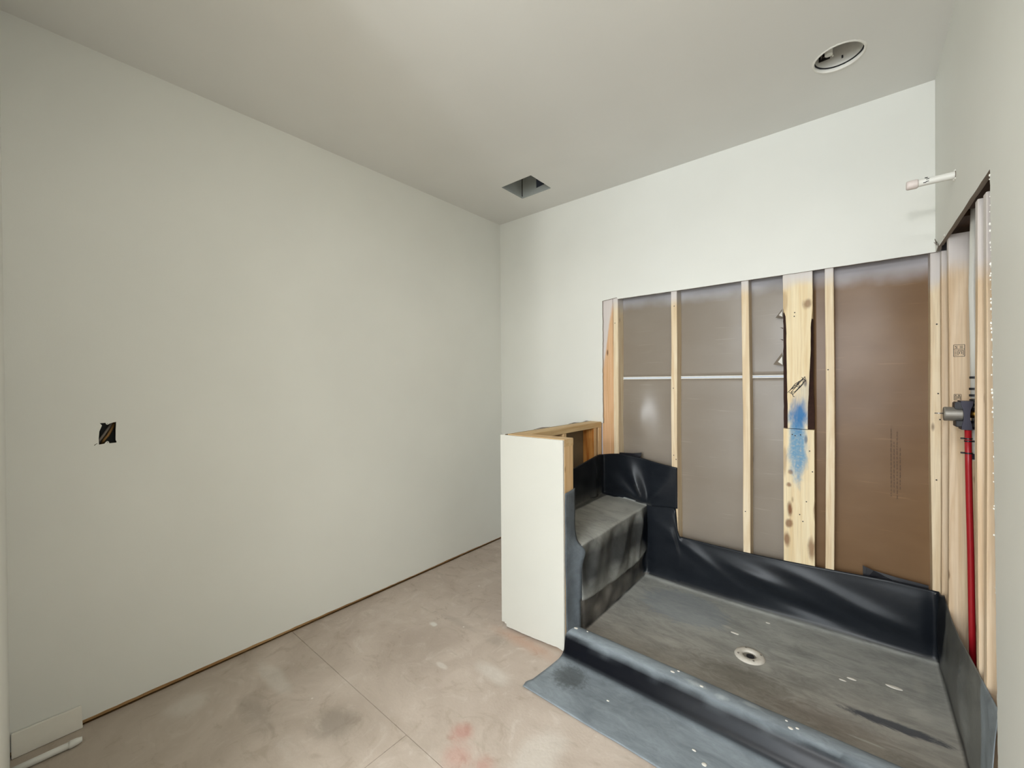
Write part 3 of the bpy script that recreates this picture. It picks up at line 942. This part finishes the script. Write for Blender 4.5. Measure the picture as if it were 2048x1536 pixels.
strokes('grade_stamp', stamp(.3035, 1.459, .031, .048), 'y', sy, .0016, M['ink'], wr, 'black square grade stamp on the stud')
strokes('grade_stamp', stamp(.3045, 1.280, .020, .024), 'y', sy, .0013, M['ink'], wr, 'black square grade stamp half hidden by the valve')
yy = Y0 - 0.0016
sc = [[(-.296, 1.298), (-.217, 1.385), (-.218, 1.360), (-.262, 1.303), (-.280, 1.300), (-.226, 1.372), (-.225, 1.345), (-.272, 1.288), (-.288, 1.300)],
      [(-.285, 1.310), (-.262, 1.345), (-.240, 1.362), (-.258, 1.330), (-.275, 1.318)], [(-.278, 1.302), (-.270, 1.278), (-.264, 1.275)], [(-.232, 1.382), (-.214, 1.362), (-.228, 1.352)], [(-.268, 1.338), (-.238, 1.326), (-.250, 1.35)]]
strokes('ink_scribble', sc, 'y', yy, .0030, M['ink'], wb, 'black marker scribble on the upper plank')
bm = bmesh.new()
for (x, z) in ((-.262, 1.735), (-.264, 1.715), (-.275, 1.068), (-.262, 1.063), (-.238, 1.069), (-.198, .985), (-.186, .875), (-.213, .71), (-.243, .635), (-.229, .60), (-.118, 1.42), (-.907, 1.85), (-.915, 1.32), (-1.32, 1.78), (-.915, .885), (-.9, .86), (-.505, .60), (.285, 1.30), (.291, 1.18), (.279, .9), (.281, 1.62)):
    bmesh.ops.create_circle(bm, cap_ends=True, segments=8, radius=.0032, matrix=Matrix.Translation((x, Y0 - .0022, z)) @ Matrix.Rotation(math.pi / 2, 4, 'X'))
bm_obj('nail_holes', bm, M['ink'], wb, kind='stuff')
# faded print running up the brown sheet
lines = []
for x0, za, zb in ((.128, .78, 1.11), (.139, .80, 1.05), (.150, .77, 1.10), (.161, .82, 1.02)):
    z = za
    while z < zb:
        h = random.uniform(.006, .02)
        lines.append([(x0, z), (x0 + random.uniform(-.001, .001), z + h)])
        z += h + random.uniform(.003, .010)
strokes('faded_print', lines, 'y', Y1 - .0105, .003, M['ink_faint'], wb, 'faded lines of print on the brown sheet')
# torn paper tongues beside the plank
for (z, w_, h, d) in ((1.735, .036, .032, .02), (1.475, .048, .050, .028)):
    vs = [(-.322, Y0 + .03, z + h), (-.322 - w_, Y0 + .055, z - h * .35), (-.318, Y0 + .02, z - h * .55), (-.325, Y0 + .018, z + h * .2), (-.342, Y0 + .03, z - h * .1)]
    mesh('torn_paper', vs, [(0, 1, 4), (0, 4, 3), (3, 4, 2), (4, 1, 2)], M['kraft'], wb)
    vs = [(-.322, Y0 + .012, z + h * .5), (-.322 - w_ * .45, Y0 + .024, z - h * .1), (-.32, Y0 + .012, z - h * .45)]
    mesh('torn_paper', vs, [(0, 1, 2)], M['gypsum'], wb)
for z in (1.655, 1.59):
    mesh('bark_splinter', [(-.317, Y0 + .01, z + .003), (-.332, Y0 + .008, z + .007), (-.317, Y0 + .01, z - .003), (-.317, Y0 + .016, z)], [(0, 1, 2), (0, 1, 3), (1, 2, 3), (0, 2, 3)], M['bark'], wb)

# ------------------------------------------------------------------ half wall around the bench
hw = thing('half_wall', 'low unfinished half wall of studs and white drywall beside the shower bench', 'half wall', (-1.33, 1.75, 0.0))
PT = 1.075
# front panel is set a touch out of square
bmq = rag([(0.0, .030), (.030, .034), (.033, .012), (.20, .010), (.36, .014), (.395, .006)], .012, .0022, 3.3)
L_ = .3945
ang = math.atan2(.028, .393)
def rot(u, d):
    return (-1.530 + u * math.cos(ang) - d * math.sin(ang), 1.722 + u * math.sin(ang) + d * math.cos(ang))
outl = bmq + [(L_, PT - .003), (.0, PT - .001)]
tri = tessellate_polygon([[Vector((p[0], p[1], 0)) for p in outl]])
n = len(outl)
verts = [(*rot(p[0], 0), p[1]) for p in outl] + [(*rot(p[0], TH), p[1]) for p in outl]
faces, fm = [], []
for t in tri:
    faces += [tuple(t), tuple(i + n for i in reversed(t))]
    fm += [0, 2]
for i in range(n):
    faces.append((i, (i + 1) % n, (i + 1) % n + n, i + n))
    fm.append(1)
mesh('front_panel', verts, faces, [M['paint_half'], M['gypsum'], M['kraft_dark']], hw, fmat=fm, label='white drywall panel on the end of the half wall')
lumber('end_stud', -1.176, -1.138, 1.766, 1.850, .038, PT - .038, M['woodz'], hw)
lumber('top_plate', -1.512, -1.137, 1.765, 1.851, PT - .038, PT, M['woodx'], hw, axis=0)
lumber('bottom_plate', -1.512, -1.139, 1.766, 1.850, 0, .038, M['woodx'], hw, axis=0)
lumber('corner_stud', -1.512, -1.43, 1.766, 1.850, .038, PT - .038, M['woodz'], hw)
lumber('top_plate', -1.512, -1.424, 1.852, YB - .0005, PT - .038, PT, M['woody'], hw, axis=1)
lumber('bottom_plate', -1.512, -1.424, 1.852, YB - .0005, 0, .038, M['woody'], hw, axis=1)
lumber('stud', -1.512, -1.424, 2.593, 2.630, .038, PT - .038, M['stain'], hw, label='resin stained stud in the half wall')
box('stud_edge', -1.4239, -1.4232, 2.5935, 2.6295, .04, PT - .0385, M['woodz'], hw)
lumber('stud', -1.512, -1.424, 2.668, 2.706, .038, PT - .038, M['woodz'], hw)
lumber('stud', -1.512, -1.424, 2.20, 2.238, .038, PT - .038, M['woodz'], hw)
box('outer_panel', -1.5265, -1.5135, 1.742, YB - .0005, .012, PT + .001, [M['paint_half'], M['kraft_dark'], M['gypsum']], hw, face_mats=[0, 1, 2, 2, 2, 2], label='drywall panel closing the far side of the half wall')
for (y0, y1) in ((2.02, 2.2), (2.42, 2.56), (2.62, 2.70)):
    mesh('torn_paper', [(-1.521, y0, PT + .001), (-1.523, (y0 + y1) / 2, PT + .006), (-1.521, y1, PT + .001), (-1.5255, y0, PT + .001), (-1.5255, y1, PT + .001)], [(0, 1, 2), (3, 1, 4), (0, 1, 3), (2, 1, 4)], M['ink_faint'], hw)


# ------------------------------------------------------------------ shower pan liner
OLIVE, BLUEG, BROWNG = lin(172, 173, 167), lin(160, 170, 177), lin(158, 152, 142)


def liner_obj(name, bm, parent, dust_shade_fn, smooth_iter=6, pin=None):
    bmesh.ops.remove_doubles(bm, verts=bm.verts, dist=0.0012)
    bm.verts.ensure_lookup_table()
    free = [v for v in bm.verts if not v.is_boundary]
    for _ in range(smooth_iter):
        bmesh.ops.smooth_vert(bm, verts=free, factor=0.5, use_axis_x=True, use_axis_y=True, use_axis_z=True)
    bmesh.ops.recalc_face_normals(bm, faces=bm.faces)
    bm.normal_update()
    me = bpy.data.meshes.new(name)
    bm.to_mesh(me)
    bm.free()
    a = me.attributes.new('dust_shade', 'FLOAT', 'POINT')
    c = me.attributes.new('dust_shade_col', 'FLOAT_COLOR', 'POINT')
    for i, v in enumerate(me.vertices):
        d, col = dust_shade_fn(v.co, v.normal)
        a.data[i].value = d
        c.data[i].color = col
    finish(me, M['liner'], True)
    o = link(name, me, parent)
    md = o.modifiers.new('thickness', 'SOLIDIFY')
    md.thickness = 0.0014
    md.offset = 0.0
    return o


def grid(bm, rows):
    vs = [[bm.verts.new(p) for p in r] for r in rows]
    for a, b in zip(vs, vs[1:]):
        for i in range(len(a) - 1):
            try:
                bm.faces.new((a[i], a[i + 1], b[i + 1], b[i]))
            except ValueError:
                pass


pan = thing('shower_pan_liner', 'black vinyl shower pan liner over the curb, floor and lower walls', 'shower liner', (-0.41, 2.25, 0.0))
DR = (-0.402, 2.247)


def floor_z(x, y):
    d = math.hypot(x - DR[0], y - DR[1])
    return 0.036 + 0.022 * min(1, d / 0.75) + 0.0012 * nz(x, y, 0, 7)


curb_prof = [(0.0, .0035), (.62, .0035), (.80, .006), (.88, .014), (.935, .03), (.965, .055), (.99, .082)]
NXL, NXR = -1.107, 0.2865
nx = 116
xs = [NXL + (NXR - NXL) * i / nx for i in range(nx + 1)]
ZT = [(-1.107, .55), (-.897, .545), (-.893, .367), (-.7, .363), (-.521, .361), (-.3, .366), (-.092, .375), (.119, .387), (.2865, .384)]


def back_disp(x, z, zt):
    """bellies and soft diagonal folds of the upstand against the back wall"""
    h = (z - .05) / max(.05, zt - .05)
    d = .020 * math.sin(math.pi * min(1, max(0, h))) * (0.75 + 0.9 * nz(x * 1.1, z * 1.5, 0, 1.8))
    for (x0, z0, sl, wd, am) in ((-.80, .30, -.55, .030, .013), (-.45, .24, -.22, .035, .014), (-.12, .27, -.25, .03, .010), (.06, .20, -.18, .03, .012), (-.25, .14, -.15, .03, -.010)):
        u = (z - z0) - sl * (x - x0)
        d += am * math.exp(-(u / wd) ** 2) * math.exp(-((x - x0) / .22) ** 2)
    return d * (1 if h < .9 else max(0.15, (1 - h) / .1))


rows = []
# mat lying on the subfloor in front, then up the curb face
for k in range(34):
    t = k / 33
    row = []
    for x in xs:
        s = (x - NXL) / (NXR - NXL)
        yfr = 1.438 - .014 * s + .004 * nz(x, 3, 0, 4)
        yend = 1.752 + .003 * nz(x, 8, 0, 3) - .012 * s
        y = yfr + (yend - yfr) * t
        xx = x - .0145 * max(0, (x - .20) / .0865) * min(1, max(0, (1.66 - y) / .03))
        left = 1 - min(1, (x - NXL) / .25)
        xe = lerp_tab([(1.44, -.048), (1.47, -.055), (1.50, -.040), (1.735, -.018), (1.76, -.025)], y)
        xx += xe * left ** 2
        z = lerp_tab(curb_prof, t) + .0022 * max(0, nz(x, y, 0, 5)) * (1 if t < .8 else 0)
        row.append((xx, y, z))
    rows.append(row)
mat_rows = len(rows)
for (dy, z) in ((.010, .098), (.024, .104), (.045, .1045), (.070, .1035), (.092, .1025), (.106, .099), (.115, .088), (.120, .066)):
    rows.append([(x - .025 * (1 - min(1, (x - NXL) / .25)) ** 2, 1.752 - .010 * (x - NXL) / (NXR - NXL) + dy + .002 * nz(x, dy, 1, 5), z + .0018 * nz(x, dy * 3, 4, 6)) for x in xs])
nfl = 62
for k in range(nfl + 1):
    y = 1.882 + (2.688 - 1.882) * k / nfl
    rows.append([(x, y, floor_z(x, y)) for x in xs])
floor_end = len(rows) - 1
nup = 32
for k in range(1, nup + 1):
    row = []
    for x in xs:
        zt_ = lerp_tab(ZT, x)
        zb_ = floor_z(x, 2.70)
        z = zb_ + (zt_ - zb_) * k / nup
        e = min(1, (x - NXL) / .06, (NXR - x) / .05)
        foot = .016 * math.exp(-((z - zb_) / .05) ** 2)
        row.append((x, 2.7185 - max(-.002, back_disp(x, z, zt_)) * max(.15, e) - foot, z))
    rows.append(row)
bm = bmesh.new()
# leave the drain opening to the flange: the sheet is clamped under it
grid(bm, rows)
# right upstand against the studs
ZR = [(1.40, .47), (1.60, .483), (1.70, .477), (1.87, .456), (2.05, .435), (2.23, .409), (2.387, .403), (2.50, .412), (2.58, .425), (2.64, .40), (2.69, .384), (2.72, .384)]


def edge_y(h):
    """crease of the folded corner on the right upstand"""
    return lerp_tab([(0, 2.66), (.25, 2.56), (.5, 2.49), (.75, 2.46), (1, 2.52)], h)


crow = []
idx = [j for j in range(0, floor_end + 1) if rows[j][-1][1] > 1.66]
for j in idx:
    b = rows[j][-1]
    zt_ = lerp_tab(ZR, b[1])
    col = []
    for k in range(nup + 1):
        h = k / nup
        z = b[2] + (zt_ - b[2]) * h
        yy_ = b[1] + (0.02 * math.sin(h * 3.0) if b[1] < 1.76 else 0)
        bel = .014 * math.sin(math.pi * h) * (0.7 + nz(b[1] * 2.2, z * 2, 7, 1.6))
        fold = -.020 * math.exp(-((b[1] - edge_y(h)) / .016) ** 2) * math.sin(math.pi * min(1, h + .05))
        ridge = -.016 * math.exp(-((b[1] - 2.02 - .15 * h) / .04) ** 2) * math.sin(math.pi * h)
        col.append((NXR + .001 - max(-.004, bel) + fold * .6 + ridge, yy_, z))
    crow.append(col)
last = [(r[-1][0], r[-1][1], r[-1][2]) for r in rows[floor_end:]]
crow.append(last)
grid(bm, crow)
# left upstand under the bench flap
lrow = []
for j in range(mat_rows + 7, floor_end + 1):
    b = rows[j][0]
    col = []
    for k in range(17):
        h = k / 16
        z = b[2] + (.30 - b[2]) * h
        wr_ = .024 * nz(b[1] * 1.6, z * 2.2, 2, 7) + .012 * nz(b[1], z, 5, 19)
        col.append((b[0] - .002 * h + (wr_ + .004) * math.sin(math.pi * min(1, h * 1.2)), b[1], z))
    lrow.append(col)
lrow.append([(r[0][0], r[0][1], r[0][2]) for r in rows[floor_end:floor_end + 17]])
grid(bm, lrow)


def pan_dust(p, nrm):
    x, y, z = p.x, p.y, p.z
    up = abs(nrm.z)
    if y > 2.672 and z > .085:
        return .03, BLUEG
    if x > .25 and z > .08 and y > 1.88:
        ye = edge_y((z - .05) / .36)
        k = max(0, min(1, (ye - y + .012) / .03))
        return .03 + k * (.28 + .2 * max(0, min(1, (2.3 - y) / .4))), OLIVE
    if x < -1.075 and y > 1.88 and z > .07:
        return max(.08, .30 + .45 * nz(y * 1.5, z * 2, 8, 6)), BROWNG
    if y < 1.88:
        if y < 1.772:
            wob = .012 * nz(x, 2, 0, 6) + .006 * nz(x, 4, 0, 17)
            lo = min(1, max(0, (z - .004) / .016))
            hi = min(1, max(0, (z + wob - .076) / .034))
            lo, hi = lo * lo * (3 - 2 * lo), hi * hi * (3 - 2 * hi)
            return .66 * (1 - lo) + .0 * lo * (1 - hi) + .74 * lo * hi, BLUEG
        return .78, BLUEG
    k = .78 * max(0, min(1, (up - .55) / .35))
    t = min(1, max(0, (y - 1.9) / .5))
    col = tuple(a + (b - a) * t for a, b in zip(BROWNG, OLIVE))
    return .06 + k, col


liner_obj('liner_sheet', bm, pan, pan_dust, 5)
# spare ear of vinyl folded behind the top edge
def ear(name, pts, y, parent):
    vs = [(x, y + .004 * math.sin(i * 2.1), z) for i, (x, z) in enumerate(pts)]
    n_ = len(vs)
    vs += [(v[0], v[1] + .0016, v[2]) for v in vs]
    fs = [tuple(range(n_)), tuple(range(2 * n_ - 1, n_ - 1, -1))] + [(i, (i + 1) % n_, (i + 1) % n_ + n_, i + n_) for i in range(n_)]
    return mesh(name, vs, fs, M['black'], parent)


ear('folded_ear', [(.02, .34), (.018, .422), (.06, .410), (.14, .400), (.255, .392), (.255, .33)], 2.742, pan)
# dried mortar and paint blobs stuck to the liner
for (x, y, s, q) in ((-.376, 2.60, .011, 1.0), (-.022, 2.345, .020, .7), (.117, 2.385, .030, .6), (-.054, 2.311, .013, .8), (-.496, 2.398, .022, .6), (-1.109, 1.82, .010, 1.3), (-1.049, 1.831, .006, 1.0), (-.498, 1.80, .008, 1.1), (-.189, 1.785, .008, 1.2), (-.82, 1.60, .007, 1.0), (-.466, 1.585, .008, .8), (-.421, 1.55, .010, 1.4), (-.62, 1.81, .010, .8), (-1.09, 1.70, .018, 1.2), (-.60, 1.83, .006, 1), (-.17, 1.80, .006, 1), (-.205, 1.815, .005, 1)):
    zz = floor_z(x, y) if y > 1.88 else (.104 if y > 1.765 else .0045)
    bm = bmesh.new()
    bmesh.ops.create_icosphere(bm, subdivisions=2, radius=1, matrix=Matrix.Translation((x, y, zz + .0006)) @ Matrix.Diagonal((s, s * q * .62, .0022, 1)))
    for v in bm.verts:
        k = 1 + .35 * nz(v.co.x, v.co.y, s, 70)
        v.co.x = x + (v.co.x - x) * k
        v.co.y = y + (v.co.y - y) * k
    bm_obj('mortar_blob', bm, M['mud'], pan, smooth=True)


def nail(parent, x, y, z, ax='y'):
    d = (0, -1, 0) if ax == 'y' else (-1, 0, 0)
    p = Vector((x, y, z))
    tube('nail_head', [p, p + Vector(d) * .002], .0048, M['chrome'], parent, 10)


nail(pan, .276, 2.716, .372)
nail(pan, -.905, 2.7165, .325)

# ------------------------------------------------------------------ drain flange
dr = thing('shower_drain', 'round off-white clamping drain ring in the shower pan floor', 'drain', (DR[0], DR[1], .0385))
dz = .0375
verts, faces = [], []
seg = 48
prof = [(.028, dz - .022), (.029, dz + .006), (.033, dz + .0095), (.048, dz + .0105), (.060, dz + .0085), (.064, dz + .003), (.066, dz - .001)]
for k in range(seg):
    a = 2 * math.pi * k / seg
    for r, z in prof:
        verts.append((DR[0] + r * math.cos(a), DR[1] + r * math.sin(a), z))
P_ = len(prof)
for k in range(seg):
    a, b = P_ * k, P_ * ((k + 1) % seg)
    for j in range(P_ - 1):
        faces.append((a + j, b + j, b + j + 1, a + j + 1))
mesh('clamping_ring', verts, faces, M['bonding'], dr, smooth=True)
bm = bmesh.new()
bmesh.ops.create_circle(bm, cap_ends=True, segments=32, radius=.0285, matrix=Matrix.Translation((DR[0], DR[1], dz + .0012)))
bm_obj('throat', bm, M['metal_dull'], dr)
tube('pipe_stub', [(DR[0] + .004, DR[1] - .002, dz + .0015), (DR[0] + .004, DR[1] - .002, dz + .004)], .017, M['black'], dr, 20)
for k in range(4):
    a = .5 + k * math.pi / 2
    p = Vector((DR[0] + .05 * math.cos(a), DR[1] + .05 * math.sin(a), dz + .0100))
    tube('bolt', [p, p + Vector((0, 0, .003))], .0042, M['metal_dull'], dr, 8)

# ------------------------------------------------------------------ second sheet over the bench
bl = thing('bench_liner', 'black vinyl sheet draped over the corner bench and up the walls', 'shower liner', (-1.25, 2.28, .21))
BX0, BX1, BY0, BY1 = -1.4175, -1.094, 1.856, 2.7195
PIN = Vector((BX1, BY1, .53))


def top_z(x, y):
    return .520 + .010 * (y - BY0) / (BY1 - BY0) + .030 * (BX1 - x) / (BX1 - BX0) + .004 * nz(x, y, 1, 6)


def radial(x, z):
    """folds fanning out of the pinched corner on the back wall"""
    dx, dz_ = x - PIN.x, z - PIN.z
    r = math.hypot(dx, dz_)
    th = math.atan2(dz_, dx)
    d = 0
    for th0, w_, am in ((2.06, .22, .046), (2.60, .20, .036), (.95, .25, .016), (-.35, .2, .026), (-.85, .15, .022)):
        d += am * math.exp(-((th - th0) / w_) ** 2)
    return d * min(1, r / .06) * math.exp(-(r / .29) ** 2)


step = .0125
def lin_n(a, b, s=step):
    n_ = max(2, int(round(abs(b - a) / s)))
    return [a + (b - a) * i / n_ for i in range(n_ + 1)]


bm = bmesh.new()
xs_b = lin_n(BX0, BX1)
ys_b = lin_n(BY0, BY1)
grid(bm, [[(x, y, top_z(x, y)) for x in xs_b] for y in ys_b])
xs_n = [min(x, -1.139) for x in xs_b]
# back upstand
BT = [(-1.4175, .838), (-1.35, .850), (-1.28, .858), (-1.15, .846), (-1.0, .822), (-.891, .808)]
nzb = 28
ext = lin_n(BX1, -.891)[1:]
rows = []
for k in range(nzb + 1):
    h = k / nzb
    row = []
    for x in xs_b:
        z0_ = top_z(x, BY1)
        z = z0_ + (lerp_tab(BT, x) - z0_) * h
        e = min(1, (x - BX0) / .05)
        d = (radial(x, z) + .006 * math.sin(math.pi * h) * nz(x, z, 3, 5)) * e * min(1, h / .10)
        row.append((x, BY1 - max(-.001, d), z))
    for x in ext:
        z0_ = lerp_tab([(BX1, .53), (-1.04, .530), (-.95, .540), (-.891, .5425)], x)
        z = z0_ + (lerp_tab(BT, x) - z0_) * h
        e = min(1, (-.889 - x) / .05)
        d = .006 * min(1, (x - BX1) / .03) + (radial(x, z) * e + .004 * nz(x, z, 3, 5)) * max(min(1, h / .10), min(1, (x - BX1) / .05))
        row.append((x, BY1 - max(.001, d), z))
    rows.append(row)
grid(bm, rows)
# left upstand on the half wall studs
LT = [(1.856, .80), (2.2, .800), (2.33, .806), (2.45, .822), (2.60, .842), (2.66, .846), (2.7195, .838)]
rows = []
for k in range(nzb + 1):
    h = k / nzb
    row = []
    for y in ys_b:
        z0_ = top_z(BX0, y)
        z = z0_ + (lerp_tab(LT, y) - z0_) * h
        d = (.010 * math.sin(math.pi * h) * (.6 + nz(y, z, 5, 4)) + .020 * math.exp(-((y - 2.58) / .035) ** 2) * (1 - h) ** .5) * min(1, (BY1 - y) / .03)
        row.append((BX0 + max(0, d), y, z))
    rows.append(row)
grid(bm, rows)
# inner face of the short leg of the half wall
rows = []
for k in range(nzb + 1):
    h = k / nzb
    rows.append([(xn if h > 0 else x, BY0, top_z(x, BY0) + (.795 - top_z(x, BY0)) * h) for x, xn in zip(xs_b, xs_n)])
grid(bm, rows)
# front apron with its lower edge, wrapping the end of the half wall
AP = [(1.760, .085), (1.849, .085), (1.852, .235), (1.90, .232), (2.16, .213), (2.47, .207), (2.62, .222), (2.7195, .262)]
nap = 30
rows = []
for k in range(nap + 1):
    h = k / nap
    row = []
    for y in ys_b:
        zt_ = top_z(BX1, y)
        zl = lerp_tab(AP, y)
        z = zt_ + (zl - zt_) * h
        d = .012 * h + .016 * math.sin(math.pi * h) * nz(y * 1.3, z, 9, 3.2)
        for (y0, sl, w_, am) in ((2.62, .25, .022, .022), (2.55, .50, .030, -.022), (2.44, .75, .035, .016), (2.25, .35, .06, -.026), (2.06, .45, .05, .020), (1.95, .15, .04, -.018)):
            u = (y - y0) + sl * (zt_ - z)
            am_ = am * min(1, h * 4)
            d += am_ * (1 - .8 * h ** 2) * math.exp(-(u / w_) ** 2)
        e = min(1, (BY1 - y) / .04)
        e2 = min(1, (y - BY0) / .03)
        row.append((BX1 + d * max(.1, e) * e2, y, z))
    rows.append(row)
grid(bm, rows)


def bench_dust_shade(p, nrm):
    x, y, z = p.x, p.y, p.z
    if y > 2.690 and z > .55 or x > -1.06:
        return .03, BLUEG
    if x < -1.37:
        return .03 + .3 * max(0, (.62 - z) / .08) * (1 if z < .62 else 0), OLIVE
    if nrm.z > .6 or nrm.z < -.6:
        return .92, OLIVE
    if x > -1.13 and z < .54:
        return .14 + .42 * max(0, min(1, (z - .44) / .06)) + .50 * min(1, max(0, (.33 - z) / .09)) + .22 * max(0, nz(y, z, 3, 6)) - .40 * max(0, min(1, (y - 2.60) / .08)), OLIVE  # apron shade painted as dust: pale top edge, dark middle, pale lower edge
    return .06, OLIVE


liner_obj('liner_sheet', bm, bl, bench_dust_shade, 3)
# strip wrapped round the end of the half wall
bm = bmesh.new()
rows = []
for k in range(49):
    z = .085 + (.803 - .085) * k / 48
    row = []
    for i in range(9):
        u = i / 8
        y = 1.7635 + (1.858 - 1.7635) * u
        zz = z + (.010 * u if k == 48 else 0)
        join = min(1, max(0, (.545 - z) / .05))
        join = join * join * (3 - 2 * join)
        tgt = .039 if z > .235 else .030
        row.append((-1.1335 + join * tgt * u ** 3 + .003 * math.sin(u * 3.1) + .005 * nz(y * 3, z, 2, 5) + .004 * max(0, (.15 - z)) * 10 * .3 + (.020 * (u ** 2) * math.exp(-((z - .50) / .06) ** 2)), y, zz))
    rows.append(row)
grid(bm, rows)
liner_obj('end_strip', bm, bl, lambda p, n_: (.30, BLUEG), 1)
ear('folded_ear', [(-1.33, .80), (-1.335, .850), (-1.29, .862), (-1.20, .866), (-1.137, .876), (-1.141, .850), (-1.155, .830), (-1.15, .79)], 2.735, bl)
nail(bl, -.903, 2.7175, .798)
nail(bl, -.903, 2.7175, .553)

# ------------------------------------------------------------------ offcuts on the floor by the left wall
tb = thing('trim_board', 'short white painted board standing on edge along the left wall', 'board', (XL + .02, 0.06, 0.0))
bm = bmesh.new()
x0, x1 = XL + .002, XL + .016
pts = [(-.032, .0), (.150, .0), (.1465, .088), (-.032, .090)]
vs = [bm.verts.new((x1 - .002 * (z > .05), y, z)) for y, z in pts] + [bm.verts.new((x0, y, z)) for y, z in pts]
bm.faces.new(vs[:4]); bm.faces.new(vs[:3:-1])
for i in range(4):
    bm.faces.new((vs[i], vs[(i + 1) % 4], vs[(i + 1) % 4 + 4], vs[i + 4]))
bmesh.ops.bevel(bm, geom=list(bm.edges), offset=.0015, segments=2, affect='EDGES')
bm_obj('board', bm, M['board'], tb)
pp = thing('loose_white_pipe', 'thin white pipe with a small end fitting lying on the floor near the left wall', 'pipe', (-2.27, .06, 0.0))
tube('pipe', [(-2.285, -.03, .0125), (-2.282, .110, .0125)], .0115, M['white_pipe'], pp, 16)
tube('end_fitting', [(-2.282, .106, .0125), (-2.2818, .112, .0125), (-2.2815, .128, .0135), (-2.2812, .142, .014)], [.0125, .0140, .0125, .0085], M['white_pipe'], pp, 16)
